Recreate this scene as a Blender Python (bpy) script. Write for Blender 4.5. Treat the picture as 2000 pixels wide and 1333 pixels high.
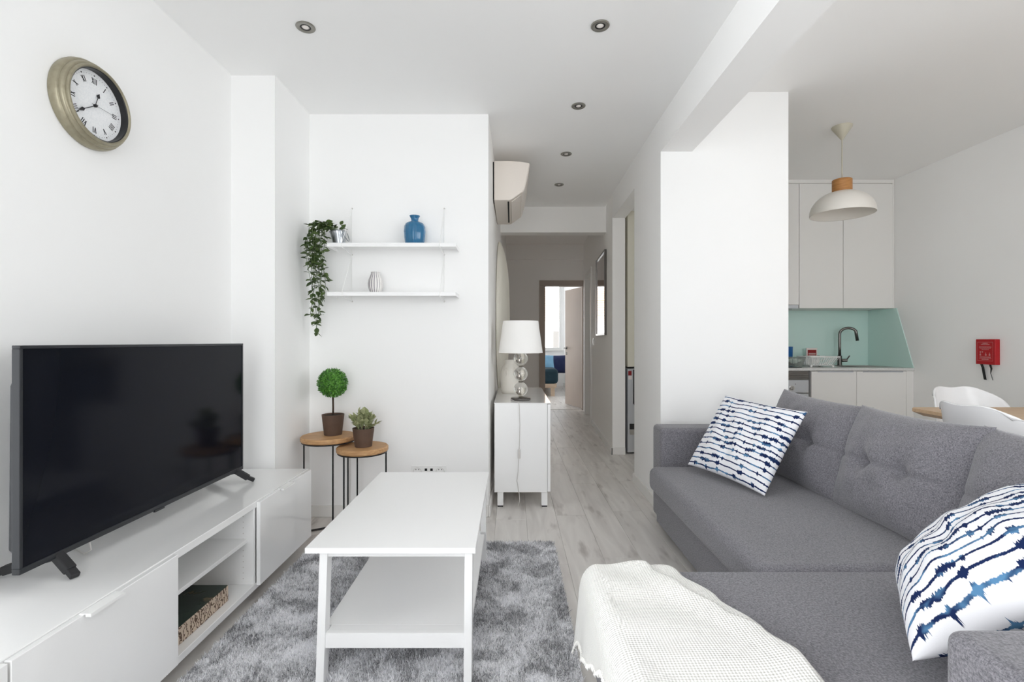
import bpy, bmesh, math, random
import numpy as np
from mathutils import Matrix, Vector, Euler
for o in list(bpy.data.objects): bpy.data.objects.remove(o)
S = bpy.context.scene
C = S.collection
PI = math.pi
# ---------------------------------------------------------------- camera
cam = bpy.data.cameras.new('camera'); co = bpy.data.objects.new('camera', cam); C.objects.link(co)
co.location = (0, 0, 1.114); co.rotation_euler = (PI/2, 0, 0)
cam.sensor_width = 36; cam.lens = 17.1; cam.clip_start = .02
S.camera = co
# ---------------------------------------------------------------- daylight and exposure
W = bpy.data.worlds.new('daylight'); S.world = W; W.use_nodes = True
bg = W.node_tree.nodes['Background']; bg.inputs[0].default_value = (.955, .98, 1, 1); bg.inputs[1].default_value = 5.35
S.view_settings.view_transform = 'Standard'; S.view_settings.look = 'None'
S.cycles.max_bounces = 24; S.cycles.diffuse_bounces = 16; S.cycles.transparent_max_bounces = 16
S.view_settings.exposure = 0; S.view_settings.gamma = 1; S.view_settings.use_curve_mapping = False
def portal(name, loc, rot, sx, sy):
    l = bpy.data.lights.new(name, 'AREA'); l.shape = 'RECTANGLE'; l.size = sx; l.size_y = sy
    l.cycles.is_portal = True
    o = bpy.data.objects.new(name, l); C.objects.link(o); o.location = loc; o.rotation_euler = rot
YB = -1.1
WL = (-1.10, .15, .03, 2.48)     # balcony door behind the viewer: x0 x1 z0 z1
WK = (1.60, 3.10, .40, 2.50)     # dining window behind the viewer
WB = (-.60, 1.22, .90, 2.52)     # bedroom window
WS = (-.95, 1.32, .30, 2.50)     # unseen window added in the left wall to even the light: y0 y1 z0 z1
WR = (-.70, 1.70, .60, 2.50)     # unseen dining-side window, added to light the left wall and ceiling
WD = (8.6, 11.2, .30, 2.52)      # unseen bedroom side window, added to brighten the dim bedroom
for n, w, y, r in (('balcony_daylight', WL, YB-.13, 1), ('dining_daylight', WK, YB-.13, 1), ('bedroom_daylight', WB, 12.13, -1)):
    portal(n, ((w[0]+w[1])/2, y, (w[2]+w[3])/2), (r*PI/2, 0, 0), w[1]-w[0], w[3]-w[2])
for n, w, x, r in (('added_side_daylight', WS, -1.66, -1), ('added_dining_daylight', WR, 3.94, 1), ('added_bedroom_daylight', WD, -1.92, -1)):  # portals of the side windows added for extra daylight
    portal(n, (x, (w[0]+w[1])/2, (w[2]+w[3])/2), (0, r*PI/2, 0), w[3]-w[2], w[1]-w[0])
# ---------------------------------------------------------------- materials
M = {}
def mat(name, col, rough=.5, metal=0, spec=.5, noise=None, bump=None, trans=0, ior=1.45, coat=0, emit=None, sheen=0):
    m = bpy.data.materials.new(name); m.use_nodes = True; nt = m.node_tree; b = nt.nodes['Principled BSDF']
    b.inputs['Base Color'].default_value = (*col, 1); b.inputs['Roughness'].default_value = rough
    b.inputs['Metallic'].default_value = metal; b.inputs['Specular IOR Level'].default_value = spec
    b.inputs['Transmission Weight'].default_value = trans; b.inputs['IOR'].default_value = ior
    b.inputs['Coat Weight'].default_value = coat; b.inputs['Sheen Weight'].default_value = sheen
    if emit: b.inputs['Emission Color'].default_value = (*emit[0], 1); b.inputs['Emission Strength'].default_value = emit[1]
    tc = nt.nodes.new('ShaderNodeTexCoord')
    if noise:     # (scale, second colour, low, high[, stretch])
        n = nt.nodes.new('ShaderNodeTexNoise'); n.inputs['Scale'].default_value = noise[0]; n.inputs['Detail'].default_value = 4
        src = tc.outputs['Object']
        if len(noise) > 4:
            mp = nt.nodes.new('ShaderNodeMapping'); mp.inputs['Scale'].default_value = noise[4]; nt.links.new(src, mp.inputs[0]); src = mp.outputs[0]
        nt.links.new(src, n.inputs['Vector'])
        r = nt.nodes.new('ShaderNodeValToRGB'); r.color_ramp.elements[0].position = noise[2]; r.color_ramp.elements[1].position = noise[3]
        r.color_ramp.elements[0].color = (*noise[1], 1); r.color_ramp.elements[1].color = (*col, 1)
        nt.links.new(n.outputs['Fac'], r.inputs[0]); nt.links.new(r.outputs[0], b.inputs['Base Color'])
    if bump:      # (scale, strength, distance)
        n = nt.nodes.new('ShaderNodeTexNoise'); n.inputs['Scale'].default_value = bump[0]; n.inputs['Detail'].default_value = 3
        nt.links.new(tc.outputs['Object'], n.inputs['Vector'])
        bp = nt.nodes.new('ShaderNodeBump'); bp.inputs['Strength'].default_value = bump[1]; bp.inputs['Distance'].default_value = bump[2]
        nt.links.new(n.outputs['Fac'], bp.inputs['Height']); nt.links.new(bp.outputs[0], b.inputs['Normal'])
    M[name] = m; return m
def N(m, t, **kw):
    n = m.node_tree.nodes.new(t)
    for k, v in kw.items(): setattr(n, k, v)
    return n
def mth(m, op, a, b=None, c=None):
    n = N(m, 'ShaderNodeMath', operation=op)
    for i, x in enumerate((a, b, c)):
        if x is None: continue
        if isinstance(x, (int, float)): n.inputs[i].default_value = x
        else: m.node_tree.links.new(x, n.inputs[i])
    return n.outputs[0]
def leafmat(name, c1, c2, island=False):
    m = mat(name, c1, .45); nt = m.node_tree; b = nt.nodes['Principled BSDF']
    src = N(m, 'ShaderNodeNewGeometry').outputs['Random Per Island'] if island else N(m, 'ShaderNodeObjectInfo').outputs['Random']
    tc = N(m, 'ShaderNodeTexCoord'); n = N(m, 'ShaderNodeTexNoise'); n.inputs['Scale'].default_value = 60; nt.links.new(tc.outputs['Object'], n.inputs['Vector'])
    f = mth(m, 'ADD', mth(m, 'MULTIPLY', src, .75), mth(m, 'MULTIPLY', mth(m, 'SUBTRACT', n.outputs['Fac'], .4), .8))
    x = N(m, 'ShaderNodeMix', data_type='RGBA'); x.inputs[6].default_value = (*c1, 1); x.inputs[7].default_value = (*c2, 1)
    nt.links.new(f, x.inputs[0]); nt.links.new(x.outputs[2], b.inputs['Base Color'])
mat('wall', (.90, .90, .895), .75, bump=(140, .08, .002))
mat('ceiling', (.91, .91, .905), .85, bump=(140, .06, .002))
mat('wall_grey', (.86, .84, .82), .8, bump=(140, .08, .002))
mat('wall_hall', (.90, .89, .875), .8, bump=(140, .08, .002))
mat('trim', (.82, .81, .79), .4)
mat('beige', (.40, .335, .285), .5, noise=(3, (.375, .31, .265), .3, .7))
mat('gloss_white', (.88, .88, .875), .10, coat=.3)
mat('lacquer', (.90, .90, .90), .32)
mat('plastic', (.86, .86, .85), .3)
mat('cream_plastic', (.80, .74, .68), .4)
mat('kitchen', (.84, .83, .81), .45)
mat('oldwhite', (.72, .70, .60), .4)
mat('black', (.012, .012, .013), .4)
mat('rubber', (.02, .02, .022), .6)
mat('dark_slot', (.008, .008, .008), .8)
mat('tv_bezel', (.02, .022, .026), .28)
mat('tv_screen', (.004, .005, .009), .12, spec=.16)
mat('steel', (.55, .54, .52), .28, metal=1)
mat('gunmetal', (.20, .19, .18), .28, metal=1)
mat('satin', (.60, .58, .54), .3, metal=1)
mat('appliance', (.56, .58, .61), .35, metal=.5)
mat('galvanised', (.52, .54, .56), .28, metal=1, noise=(30, (.34, .36, .38), .35, .65))
mat('brass', (.36, .33, .24), .38, metal=.6, noise=(60, (.31, .28, .20), .3, .7))
mat('dial', (.86, .87, .88), .5, noise=(180, (.78, .80, .82), .3, .6))
mat('ink', (.015, .015, .018), .5)
mat('teal', (.62, .82, .77), .12, coat=.3)
mat('worktop', (.72, .72, .71), .25, noise=(90, (.64, .64, .63), .35, .6))
mat('cooktop', (.01, .01, .012), .06)
mat('red', (.42, .006, .012), .3)
mat('red_dark', (.26, .01, .012), .4)
mat('print_dim', (.55, .26, .26), .5)
mat('canopy', (.56, .53, .43), .4)
mat('print_white', (.8, .72, .7), .5)
mat('pot_brown', (.115, .068, .046), .7, noise=(25, (.09, .052, .035), .3, .7))
mat('bark', (.07, .045, .03), .8, noise=(80, (.04, .026, .018), .3, .7))
mat('soil', (.03, .02, .014), .95, bump=(120, .8, .01))
mat('shade', (.92, .91, .89), .85, bump=(400, .15, .001))
mat('ceramic', (.80, .77, .71), .45, bump=(50, .1, .003))
mat('cord', (.62, .60, .58), .4)
mat('blue_mug', (.015, .12, .36), .25)
mat('duvet', (.006, .028, .042), .8, bump=(30, .3, .01))
mat('navy', (.012, .02, .07), .85)
mat('sky_cushion', (.16, .33, .48), .85)
mat('bed_wood', (.55, .44, .33), .5, noise=(6, (.45, .34, .25), .3, .7, (1, 8, 8)))
mat('facade', (.90, .89, .88), .8)
mat('roof', (.78, .60, .46), .85, noise=(8, (.70, .50, .38), .3, .7))
mat('hanging', (.88, .85, .76), .85, bump=(70, .5, .006))
mat('wood_top', (.60, .36, .17), .5, noise=(5, (.40, .21, .09), .32, .68, (2.2, 14, 30)))
mat('table_oak', (.62, .44, .28), .4, noise=(4, (.52, .35, .21), .32, .68, (1.5, 14, 10)))
mat('pend_wood', (.52, .25, .085), .45, noise=(14, (.38, .17, .05), .3, .7, (1, 1, 7)))
mat('chair_wood', (.55, .38, .22), .5)
mat('photo_lid', (.035, .05, .04), .2, noise=(14, (.22, .15, .09), .28, .42))
mat('shell', (.85, .85, .86), .22)
mat('pend_white', (.80, .77, .72), .35)
mat('lamp_core', (.82, .78, .74), .15)
mat('downlight', (.30, .29, .26), .35, metal=.7)
mat('label_black', (.02, .02, .02), .4)
leafmat('leaf_vine', (.03, .06, .016), (.13, .19, .06))
leafmat('leaf_light', (.17, .21, .085), (.60, .60, .36))
leafmat('leaf_box', (.02, .09, .015), (.16, .42, .06), True)  # random dark and bright leaf greens imitate highlights and shaded gaps
def thin_glass(name, tint, refl=.12):
    m = bpy.data.materials.new(name); m.use_nodes = True; nt = m.node_tree; nt.nodes.clear()
    o = nt.nodes.new('ShaderNodeOutputMaterial'); t = nt.nodes.new('ShaderNodeBsdfTransparent'); g = nt.nodes.new('ShaderNodeBsdfGlossy')
    t.inputs[0].default_value = (*tint, 1); g.inputs['Roughness'].default_value = .02
    f = nt.nodes.new('ShaderNodeFresnel'); f.inputs[0].default_value = 1.45
    x = nt.nodes.new('ShaderNodeMixShader'); nt.links.new(f.outputs[0], x.inputs[0]); nt.links.new(t.outputs[0], x.inputs[1]); nt.links.new(g.outputs[0], x.inputs[2])
    nt.links.new(x.outputs[0], o.inputs[0]); M[name] = m; return m
thin_glass('pane', (1, 1, 1)); m = thin_glass('bowl_glass', (.9, .94, .92))
nt = m.node_tree; o_ = [n for n in nt.nodes if n.type == 'OUTPUT_MATERIAL'][0]; src = o_.inputs[0].links[0].from_socket
df = nt.nodes.new('ShaderNodeBsdfDiffuse'); df.inputs[0].default_value = (.75, .8, .76, 1); x_ = nt.nodes.new('ShaderNodeMixShader'); x_.inputs[0].default_value = .22
nt.links.new(src, x_.inputs[1]); nt.links.new(df.outputs[0], x_.inputs[2]); nt.links.new(x_.outputs[0], o_.inputs[0])
mat('crystal', (.97, .96, .92), .01, trans=1, ior=1.46)
mat('mirror', (.42, .38, .36), .05, metal=1)
def fabric(name, c1, c2, scale=620, bump=.35):
    m = mat(name, c1, .95, spec=.15, sheen=.25); nt = m.node_tree; b = nt.nodes['Principled BSDF']
    tc = N(m, 'ShaderNodeTexCoord'); hs = []
    for st in ((1, .3, .3), (.3, 1, .3), (.3, .3, 1)):
        mp = N(m, 'ShaderNodeMapping'); mp.inputs['Scale'].default_value = st; nt.links.new(tc.outputs['Object'], mp.inputs[0])
        n = N(m, 'ShaderNodeTexNoise'); n.inputs['Scale'].default_value = scale; n.inputs['Detail'].default_value = 2; nt.links.new(mp.outputs[0], n.inputs['Vector']); hs.append(n.outputs['Fac'])
    h = mth(m, 'DIVIDE', mth(m, 'ADD', mth(m, 'ADD', hs[0], hs[1]), hs[2]), 3)
    r = N(m, 'ShaderNodeValToRGB'); r.color_ramp.elements[0].position = .40; r.color_ramp.elements[1].position = .60
    r.color_ramp.elements[0].color = (*c2, 1); r.color_ramp.elements[1].color = (*c1, 1)
    nt.links.new(h, r.inputs[0]); nt.links.new(r.outputs[0], b.inputs['Base Color'])
    bp = N(m, 'ShaderNodeBump'); bp.inputs['Strength'].default_value = bump; bp.inputs['Distance'].default_value = .002
    nt.links.new(h, bp.inputs['Height']); nt.links.new(bp.outputs[0], b.inputs['Normal']); return m
fabric('sofa', (.265, .258, .28), (.11, .107, .122))
# floor planks: grey oak grain, offset per plank
m = mat('plank', (.43, .405, .375), .38); nt = m.node_tree; b = nt.nodes['Principled BSDF']
tc = N(m, 'ShaderNodeTexCoord'); oi = N(m, 'ShaderNodeObjectInfo')
cx = N(m, 'ShaderNodeCombineXYZ')
for i, k in enumerate((31, 47, 13)): nt.links.new(mth(m, 'MULTIPLY', oi.outputs['Random'], k), cx.inputs[i])
va = N(m, 'ShaderNodeVectorMath', operation='ADD'); nt.links.new(tc.outputs['Object'], va.inputs[0]); nt.links.new(cx.outputs[0], va.inputs[1])
mp = N(m, 'ShaderNodeMapping'); mp.inputs['Scale'].default_value = (9, 1.1, 1); nt.links.new(va.outputs[0], mp.inputs[0])
n1 = N(m, 'ShaderNodeTexNoise'); n1.inputs['Scale'].default_value = 1.6; n1.inputs['Detail'].default_value = 6; n1.inputs['Distortion'].default_value = .8; nt.links.new(mp.outputs[0], n1.inputs['Vector'])
mp2 = N(m, 'ShaderNodeMapping'); mp2.inputs['Scale'].default_value = (7, 1.6, 1); nt.links.new(va.outputs[0], mp2.inputs[0])
n2 = N(m, 'ShaderNodeTexNoise'); n2.inputs['Scale'].default_value = 1.9; n2.inputs['Detail'].default_value = 3; nt.links.new(mp2.outputs[0], n2.inputs['Vector'])
r1 = N(m, 'ShaderNodeValToRGB'); r1.color_ramp.elements[0].position = .3; r1.color_ramp.elements[1].position = .68
r1.color_ramp.elements[0].color = (.62, .59, .565, 1); r1.color_ramp.elements[1].color = (.77, .745, .715, 1)
r2 = N(m, 'ShaderNodeValToRGB'); r2.color_ramp.elements[0].position = .27; r2.color_ramp.elements[1].position = .42
r2.color_ramp.elements[0].color = (.64, .62, .61, 1); r2.color_ramp.elements[1].color = (1, 1, 1, 1)
mx = N(m, 'ShaderNodeMix', data_type='RGBA', blend_type='MULTIPLY'); mx.inputs[0].default_value = 1
nt.links.new(n1.outputs['Fac'], r1.inputs[0]); nt.links.new(n2.outputs['Fac'], r2.inputs[0])
nt.links.new(r1.outputs[0], mx.inputs[6]); nt.links.new(r2.outputs[0], mx.inputs[7])
hv = N(m, 'ShaderNodeHueSaturation'); nt.links.new(mx.outputs[2], hv.inputs['Color']); nt.links.new(mth(m, 'MULTIPLY_ADD', oi.outputs['Random'], .05, .975), hv.inputs['Value'])
nt.links.new(hv.outputs[0], b.inputs['Base Color'])
# rug
m = mat('rug', (.4, .4, .41), .95, spec=.1, sheen=.3); nt = m.node_tree; b = nt.nodes['Principled BSDF']
tc = N(m, 'ShaderNodeTexCoord')
n1 = N(m, 'ShaderNodeTexNoise'); n1.inputs['Scale'].default_value = 7.5; n1.inputs['Detail'].default_value = 8; n1.inputs['Roughness'].default_value = .72; n1.inputs['Distortion'].default_value = .6; nt.links.new(tc.outputs['Object'], n1.inputs['Vector'])
n2 = N(m, 'ShaderNodeTexNoise'); n2.inputs['Scale'].default_value = 260; n2.inputs['Detail'].default_value = 1; nt.links.new(tc.outputs['Object'], n2.inputs['Vector'])
isl = N(m, 'ShaderNodeNewGeometry').outputs['Random Per Island']
h = mth(m, 'ADD', mth(m, 'ADD', mth(m, 'MULTIPLY', n1.outputs['Fac'], .62), mth(m, 'MULTIPLY', n2.outputs['Fac'], .26)), mth(m, 'ADD', mth(m, 'MULTIPLY', isl, .16), -.02))
r = N(m, 'ShaderNodeValToRGB'); r.color_ramp.elements[0].position = .40; r.color_ramp.elements[1].position = .56
r.color_ramp.elements[0].color = (.24, .24, .255, 1); r.color_ramp.elements[1].color = (.92, .92, .94, 1)
nt.links.new(h, r.inputs[0]); nt.links.new(r.outputs[0], b.inputs['Base Color'])
# dyed stripes of the scatter cushions (on the cushion's own UV)
m = mat('stripes', (.85, .85, .87), .9, spec=.15, bump=(500, .15, .001)); nt = m.node_tree; b = nt.nodes['Principled BSDF']
tc = N(m, 'ShaderNodeTexCoord'); sp = N(m, 'ShaderNodeSeparateXYZ'); nt.links.new(tc.outputs['UV'], sp.inputs[0])
def nz(sc, det=2, off=(0, 0, 0)):
    mp = N(m, 'ShaderNodeMapping'); mp.inputs['Scale'].default_value = sc; mp.inputs['Location'].default_value = off; nt.links.new(tc.outputs['UV'], mp.inputs[0])
    n = N(m, 'ShaderNodeTexNoise'); n.inputs['Scale'].default_value = 1; n.inputs['Detail'].default_value = det; nt.links.new(mp.outputs[0], n.inputs['Vector']); return n.outputs['Fac']
wob = mth(m, 'MULTIPLY', mth(m, 'SUBTRACT', nz((5, 3.5, 1)), .5), .75)
v = mth(m, 'ADD', mth(m, 'MULTIPLY', sp.outputs[1], 15), wob)
row = mth(m, 'FLOOR', v); d = mth(m, 'ABSOLUTE', mth(m, 'SUBTRACT', mth(m, 'FRACT', v), .5))
cv = N(m, 'ShaderNodeCombineXYZ'); nt.links.new(mth(m, 'MULTIPLY', sp.outputs[0], 13), cv.inputs[0]); nt.links.new(mth(m, 'MULTIPLY', row, 7.31), cv.inputs[1])
nb = N(m, 'ShaderNodeTexNoise'); nb.inputs['Scale'].default_value = 1; nb.inputs['Detail'].default_value = 1; nt.links.new(cv.outputs[0], nb.inputs['Vector'])
blot = N(m, 'ShaderNodeMapRange'); blot.inputs[1].default_value = .555; blot.inputs[2].default_value = .575; nt.links.new(nb.outputs['Fac'], blot.inputs[0])
spike = nz((110, 18, 1), 2)
sk = N(m, 'ShaderNodeMapRange'); sk.inputs[1].default_value = .33; sk.inputs[2].default_value = .67; nt.links.new(spike, sk.inputs[0])
wd = mth(m, 'ADD', .06, mth(m, 'MULTIPLY', mth(m, 'ADD', .08, mth(m, 'MULTIPLY', sk.outputs[0], .22)), blot.outputs[0]))
wd = mth(m, 'ADD', wd, mth(m, 'MULTIPLY', sk.outputs[0], .07))
ln = N(m, 'ShaderNodeMapRange'); ln.inputs[1].default_value = .03; ln.inputs[2].default_value = -.01; nt.links.new(mth(m, 'SUBTRACT', d, wd), ln.inputs[0])
cr = N(m, 'ShaderNodeMix', data_type='RGBA'); cr.inputs[6].default_value = (.010, .022, .085, 1); cr.inputs[7].default_value = (.10, .24, .42, 1)
pf = N(m, 'ShaderNodeMapRange'); pf.inputs[1].default_value = .50; pf.inputs[2].default_value = .66; nt.links.new(nz((8, 16, 1), 2, (3, 9, 0)), pf.inputs[0]); nt.links.new(pf.outputs[0], cr.inputs[0])
mx = N(m, 'ShaderNodeMix', data_type='RGBA'); mx.inputs[6].default_value = (.84, .84, .87, 1); nt.links.new(cr.outputs[2], mx.inputs[7])
nt.links.new(ln.outputs[0], mx.inputs[0]); nt.links.new(mx.outputs[2], b.inputs['Base Color'])
# knitted throw
m = mat('knit', (.93, .92, .885), .95, spec=.1, sheen=.3); nt = m.node_tree; b = nt.nodes['Principled BSDF']
tc = N(m, 'ShaderNodeTexCoord'); sp = N(m, 'ShaderNodeSeparateXYZ'); nt.links.new(tc.outputs['UV'], sp.inputs[0])
kx = mth(m, 'SINE', mth(m, 'MULTIPLY', mth(m, 'ADD', sp.outputs[0], sp.outputs[1]), 420))
ky = mth(m, 'SINE', mth(m, 'MULTIPLY', mth(m, 'SUBTRACT', sp.outputs[0], sp.outputs[1]), 420))
kh = mth(m, 'MULTIPLY', kx, ky)
bp = N(m, 'ShaderNodeBump'); bp.inputs['Strength'].default_value = .55; bp.inputs['Distance'].default_value = .004
nt.links.new(kh, bp.inputs['Height']); nt.links.new(bp.outputs[0], b.inputs['Normal'])
# blue ribbed glass, striped ceramic, scroll print
m = mat('blue_glass', (.03, .21, .42), .07, trans=.35, coat=.4)
m = mat('striped_vase', (.80, .78, .76), .4); nt = m.node_tree; b = nt.nodes['Principled BSDF']
tc = N(m, 'ShaderNodeTexCoord'); sp = N(m, 'ShaderNodeSeparateXYZ'); nt.links.new(tc.outputs['UV'], sp.inputs[0])
sv = mth(m, 'SINE', mth(m, 'MULTIPLY', sp.outputs[0], 2*PI*16)); rr = N(m, 'ShaderNodeValToRGB')
rr.color_ramp.elements[0].position = .70; rr.color_ramp.elements[1].position = .82; rr.color_ramp.elements[0].color = (.8, .78, .76, 1); rr.color_ramp.elements[1].color = (.12, .10, .14, 1)
nt.links.new(sv, rr.inputs[0]); nt.links.new(rr.outputs[0], b.inputs['Base Color'])
m = mat('scroll', (.62, .50, .38), .6); nt = m.node_tree; b = nt.nodes['Principled BSDF']
tc = N(m, 'ShaderNodeTexCoord'); wv = N(m, 'ShaderNodeTexWave', wave_type='RINGS'); wv.inputs['Scale'].default_value = 20; wv.inputs['Distortion'].default_value = 11; wv.inputs['Detail'].default_value = 2; wv.inputs['Detail Scale'].default_value = 2.2
nt.links.new(tc.outputs['Object'], wv.inputs['Vector']); rr = N(m, 'ShaderNodeValToRGB'); rr.color_ramp.elements[0].position = .18; rr.color_ramp.elements[1].position = .42
rr.color_ramp.elements[0].color = (.11, .06, .035, 1); rr.color_ramp.elements[1].color = (.63, .51, .40, 1); nt.links.new(wv.outputs['Fac'], rr.inputs[0]); nt.links.new(rr.outputs[0], b.inputs['Base Color'])

# ---------------------------------------------------------------- mesh helpers
class B:
    def __init__(s): s.v = []; s.f = []; s.uv = None
    def add(s, vs, fs):
        k = len(s.v); s.v += [tuple(p) for p in vs]; s.f += [tuple(i+k for i in f) for f in fs]; return s
    def box(s, x0, x1, y0, y1, z0, z1):
        x0, x1 = min(x0, x1), max(x0, x1); y0, y1 = min(y0, y1), max(y0, y1); z0, z1 = min(z0, z1), max(z0, z1)
        return s.add([(x0,y0,z0),(x1,y0,z0),(x1,y1,z0),(x0,y1,z0),(x0,y0,z1),(x1,y0,z1),(x1,y1,z1),(x0,y1,z1)],
                     [(0,3,2,1),(4,5,6,7),(0,1,5,4),(1,2,6,5),(2,3,7,6),(3,0,4,7)])
    def prism(s, poly, a0, a1, axis='z'):      # poly counter-clockwise in (x,y) | (y,z) for x | (x,z) for y
        f = {'z': lambda p, a: (p[0], p[1], a), 'x': lambda p, a: (a, p[0], p[1]), 'y': lambda p, a: (p[0], a, p[1])}[axis]
        n = len(poly)
        return s.add([f(p, a0) for p in poly] + [f(p, a1) for p in poly],
                     [tuple(range(n-1, -1, -1)), tuple(range(n, 2*n))] + [(i, (i+1) % n, n+(i+1) % n, n+i) for i in range(n)])
    def bar(s, p, q, w, h, up=(0, 0, 1)):      # rectangular bar between two points
        p, q = Vector(p), Vector(q); d = (q-p).normalized(); a = d.cross(Vector(up)).normalized()*w/2; c = a.cross(d).normalized()*h/2
        return s.add([p-a-c, p+a-c, p+a+c, p-a+c, q-a-c, q+a-c, q+a+c, q-a+c], [(0,3,2,1),(4,5,6,7),(0,1,5,4),(1,2,6,5),(2,3,7,6),(3,0,4,7)])
    def tube(s, pts, r, n=8):
        pts = [Vector(p) for p in pts]; k = len(pts); rs = r if isinstance(r, (list, tuple)) else [r]*k
        ref = None; vs = []
        for i, p in enumerate(pts):
            t = (pts[min(i+1, k-1)]-pts[max(i-1, 0)]).normalized()
            if ref is None: ref = t.cross(Vector((0, 0, 1)) if abs(t.z) < .9 else Vector((1, 0, 0))).normalized()
            ref = (ref-t*ref.dot(t)).normalized(); o = t.cross(ref)
            vs += [p+(ref*math.cos(2*PI*j/n)+o*math.sin(2*PI*j/n))*rs[i] for j in range(n)]
        fs = [(i*n+j, i*n+(j+1) % n, (i+1)*n+(j+1) % n, (i+1)*n+j) for i in range(k-1) for j in range(n)]
        fs += [tuple(range(n-1, -1, -1)), tuple(range((k-1)*n, k*n))]
        return s.add(vs, fs)
    def lathe(s, prof, c=(0, 0, 0), n=32, axis='z', close=False, rmod=None):   # prof: (radius, height)
        c = Vector(c); vs = []; k = len(prof)
        for r, h in prof:
            for j in range(n):
                a = 2*PI*j/n; rr = r*(rmod(a) if rmod else 1); x, y = rr*math.cos(a), rr*math.sin(a)
                vs.append(c+Vector((x, y, h) if axis == 'z' else (h, x, y) if axis == 'x' else (x, -h, y)))
        e = k if close else k-1
        fs = [(i*n+j, i*n+(j+1) % n, ((i+1) % k)*n+(j+1) % n, ((i+1) % k)*n+j) for i in range(e) for j in range(n)]
        if not close:
            if prof[0][0] > 1e-5: fs.append(tuple(range(n-1, -1, -1)))
            if prof[-1][0] > 1e-5: fs.append(tuple(range((k-1)*n, k*n)))
        return s.add(vs, fs)
    def sphere(s, c, r, n=20, sq=(1, 1, 1)):
        c = Vector(c); k = n//2
        return s.lathe([(max(r*math.sin(PI*i/k), 1e-6), -r*math.cos(PI*i/k)) for i in range(k+1)], c, n) if sq == (1, 1, 1) else s.add(
            *(lambda t: ([(c.x+p[0]*sq[0], c.y+p[1]*sq[1], c.z+p[2]*sq[2]) for p in t.v], t.f))(B().sphere((0, 0, 0), r, n)))
    def obj(s, name, m, parent=None, bevel=0, seg=2, smooth=False, kind=None, label=None):
        me = bpy.data.meshes.new(name)
        if bevel:
            bm = bmesh.new(); vs = [bm.verts.new(p) for p in s.v]
            for f in s.f: bm.faces.new([vs[i] for i in f])
            bmesh.ops.recalc_face_normals(bm, faces=bm.faces)
            es = [e for e in bm.edges if len(e.link_faces) == 2 and e.calc_face_angle(0) > .5]
            bmesh.ops.bevel(bm, geom=es, offset=bevel, segments=seg, profile=.5, affect='EDGES', clamp_overlap=True)
            bm.to_mesh(me); bm.free()
        else:
            me.from_pydata(s.v, [], s.f)
            if s.uv:
                u = me.uv_layers.new(name='UVMap'); fl = [x for lp in me.loops for x in s.uv[lp.vertex_index]]; u.data.foreach_set('uv', fl)
            bm = bmesh.new(); bm.from_mesh(me); bmesh.ops.recalc_face_normals(bm, faces=bm.faces); bm.to_mesh(me); bm.free()
        if smooth:
            me.polygons.foreach_set('use_smooth', [True]*len(me.polygons))
            if smooth == 'auto': me.set_sharp_from_angle(angle=.7)
        elif bevel and seg > 1: me.polygons.foreach_set('use_smooth', [True]*len(me.polygons))
        me.materials.append(M[m])
        o = bpy.data.objects.new(name, me); C.objects.link(o)
        if bevel and seg > 1: o.modifiers.new('weighted_normal', 'WEIGHTED_NORMAL').weight = 100
        if parent: attach(o, parent)
        if kind: o['kind'] = kind
        if label: o['label'] = label
        return o
def attach(o, p):
    o.parent = p
    if p.type == 'EMPTY': o.matrix_parent_inverse = Matrix.Translation(p.location).inverted()
def tag(o, label, cat, group=None):
    o['label'] = label; o['category'] = cat
    if group: o['group'] = group
    return o
def thing(name, label, cat, loc=(0, 0, 0), group=None):
    o = bpy.data.objects.new(name, None); C.objects.link(o); o.location = loc; o.empty_display_size = .05
    return tag(o, label, cat, group)
def struct(b, name, m, bevel=0): return b.obj(name, m, None, bevel, kind='structure')
def dup(root, loc, rotz, label):
    r = root.copy(); C.objects.link(r); r.location = loc; r.rotation_euler = (0, 0, rotz); r['label'] = label
    for ch in root.children:
        c = ch.copy(); C.objects.link(c); c.parent = r
        for g in ch.children:
            d = g.copy(); C.objects.link(d); d.parent = c
    return r
def grid(nu, nv, fn, closed=False):
    b = B(); b.v = [fn(i/(nu-1), j/(nv-1)) for j in range(nv) for i in range(nu)]
    b.f = [(j*nu+i, j*nu+i+1, (j+1)*nu+i+1, (j+1)*nu+i) for j in range(nv-1) for i in range(nu-1)]
    b.uv = [(i/(nu-1), j/(nv-1)) for j in range(nv) for i in range(nu)]
    return b
def solid(o, t, off=-1):
    md = o.modifiers.new('thickness', 'SOLIDIFY'); md.thickness = t; md.offset = off; return o
rnd = random.Random(7)

# ================================================================ THE SETTING
ZC, ZK = 2.555, 2.72
fl = struct(B().box(-1.7, 3.95, -1.25, 7.9, -.12, -.012), 'floor', 'wall_grey')
def plank_mesh(w, l):
    b = B().box(0, w, 0, l, -.012, 0); o = b.obj('plank', 'plank', bevel=.0012, seg=1); me = o.data; bpy.data.objects.remove(o); return me
PW, PLn = .19, 1.29
full = plank_mesh(PW-.0007, PLn-.0007); cuts = {}
for i in range(29):
    x = -1.62+i*PW; y = -1.15-((i*.47) % 1)*PLn
    ymax = 7.86 if -.35 < x < 1.3 else (5.25 if x > 1 else 3.2)
    while y < ymax:
        y0, y1 = max(y, -1.15), min(y+PLn, ymax)
        if y1-y0 > .04:
            if y1-y0 > PLn-.01: me = full
            else:
                k = round(y1-y0, 3); me = cuts.get(k) or cuts.setdefault(k, plank_mesh(PW-.0007, k-.0007))
            o = bpy.data.objects.new('plank', me); C.objects.link(o); o.location = (x, y0, 0); o.parent = fl
        y += PLn
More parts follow.
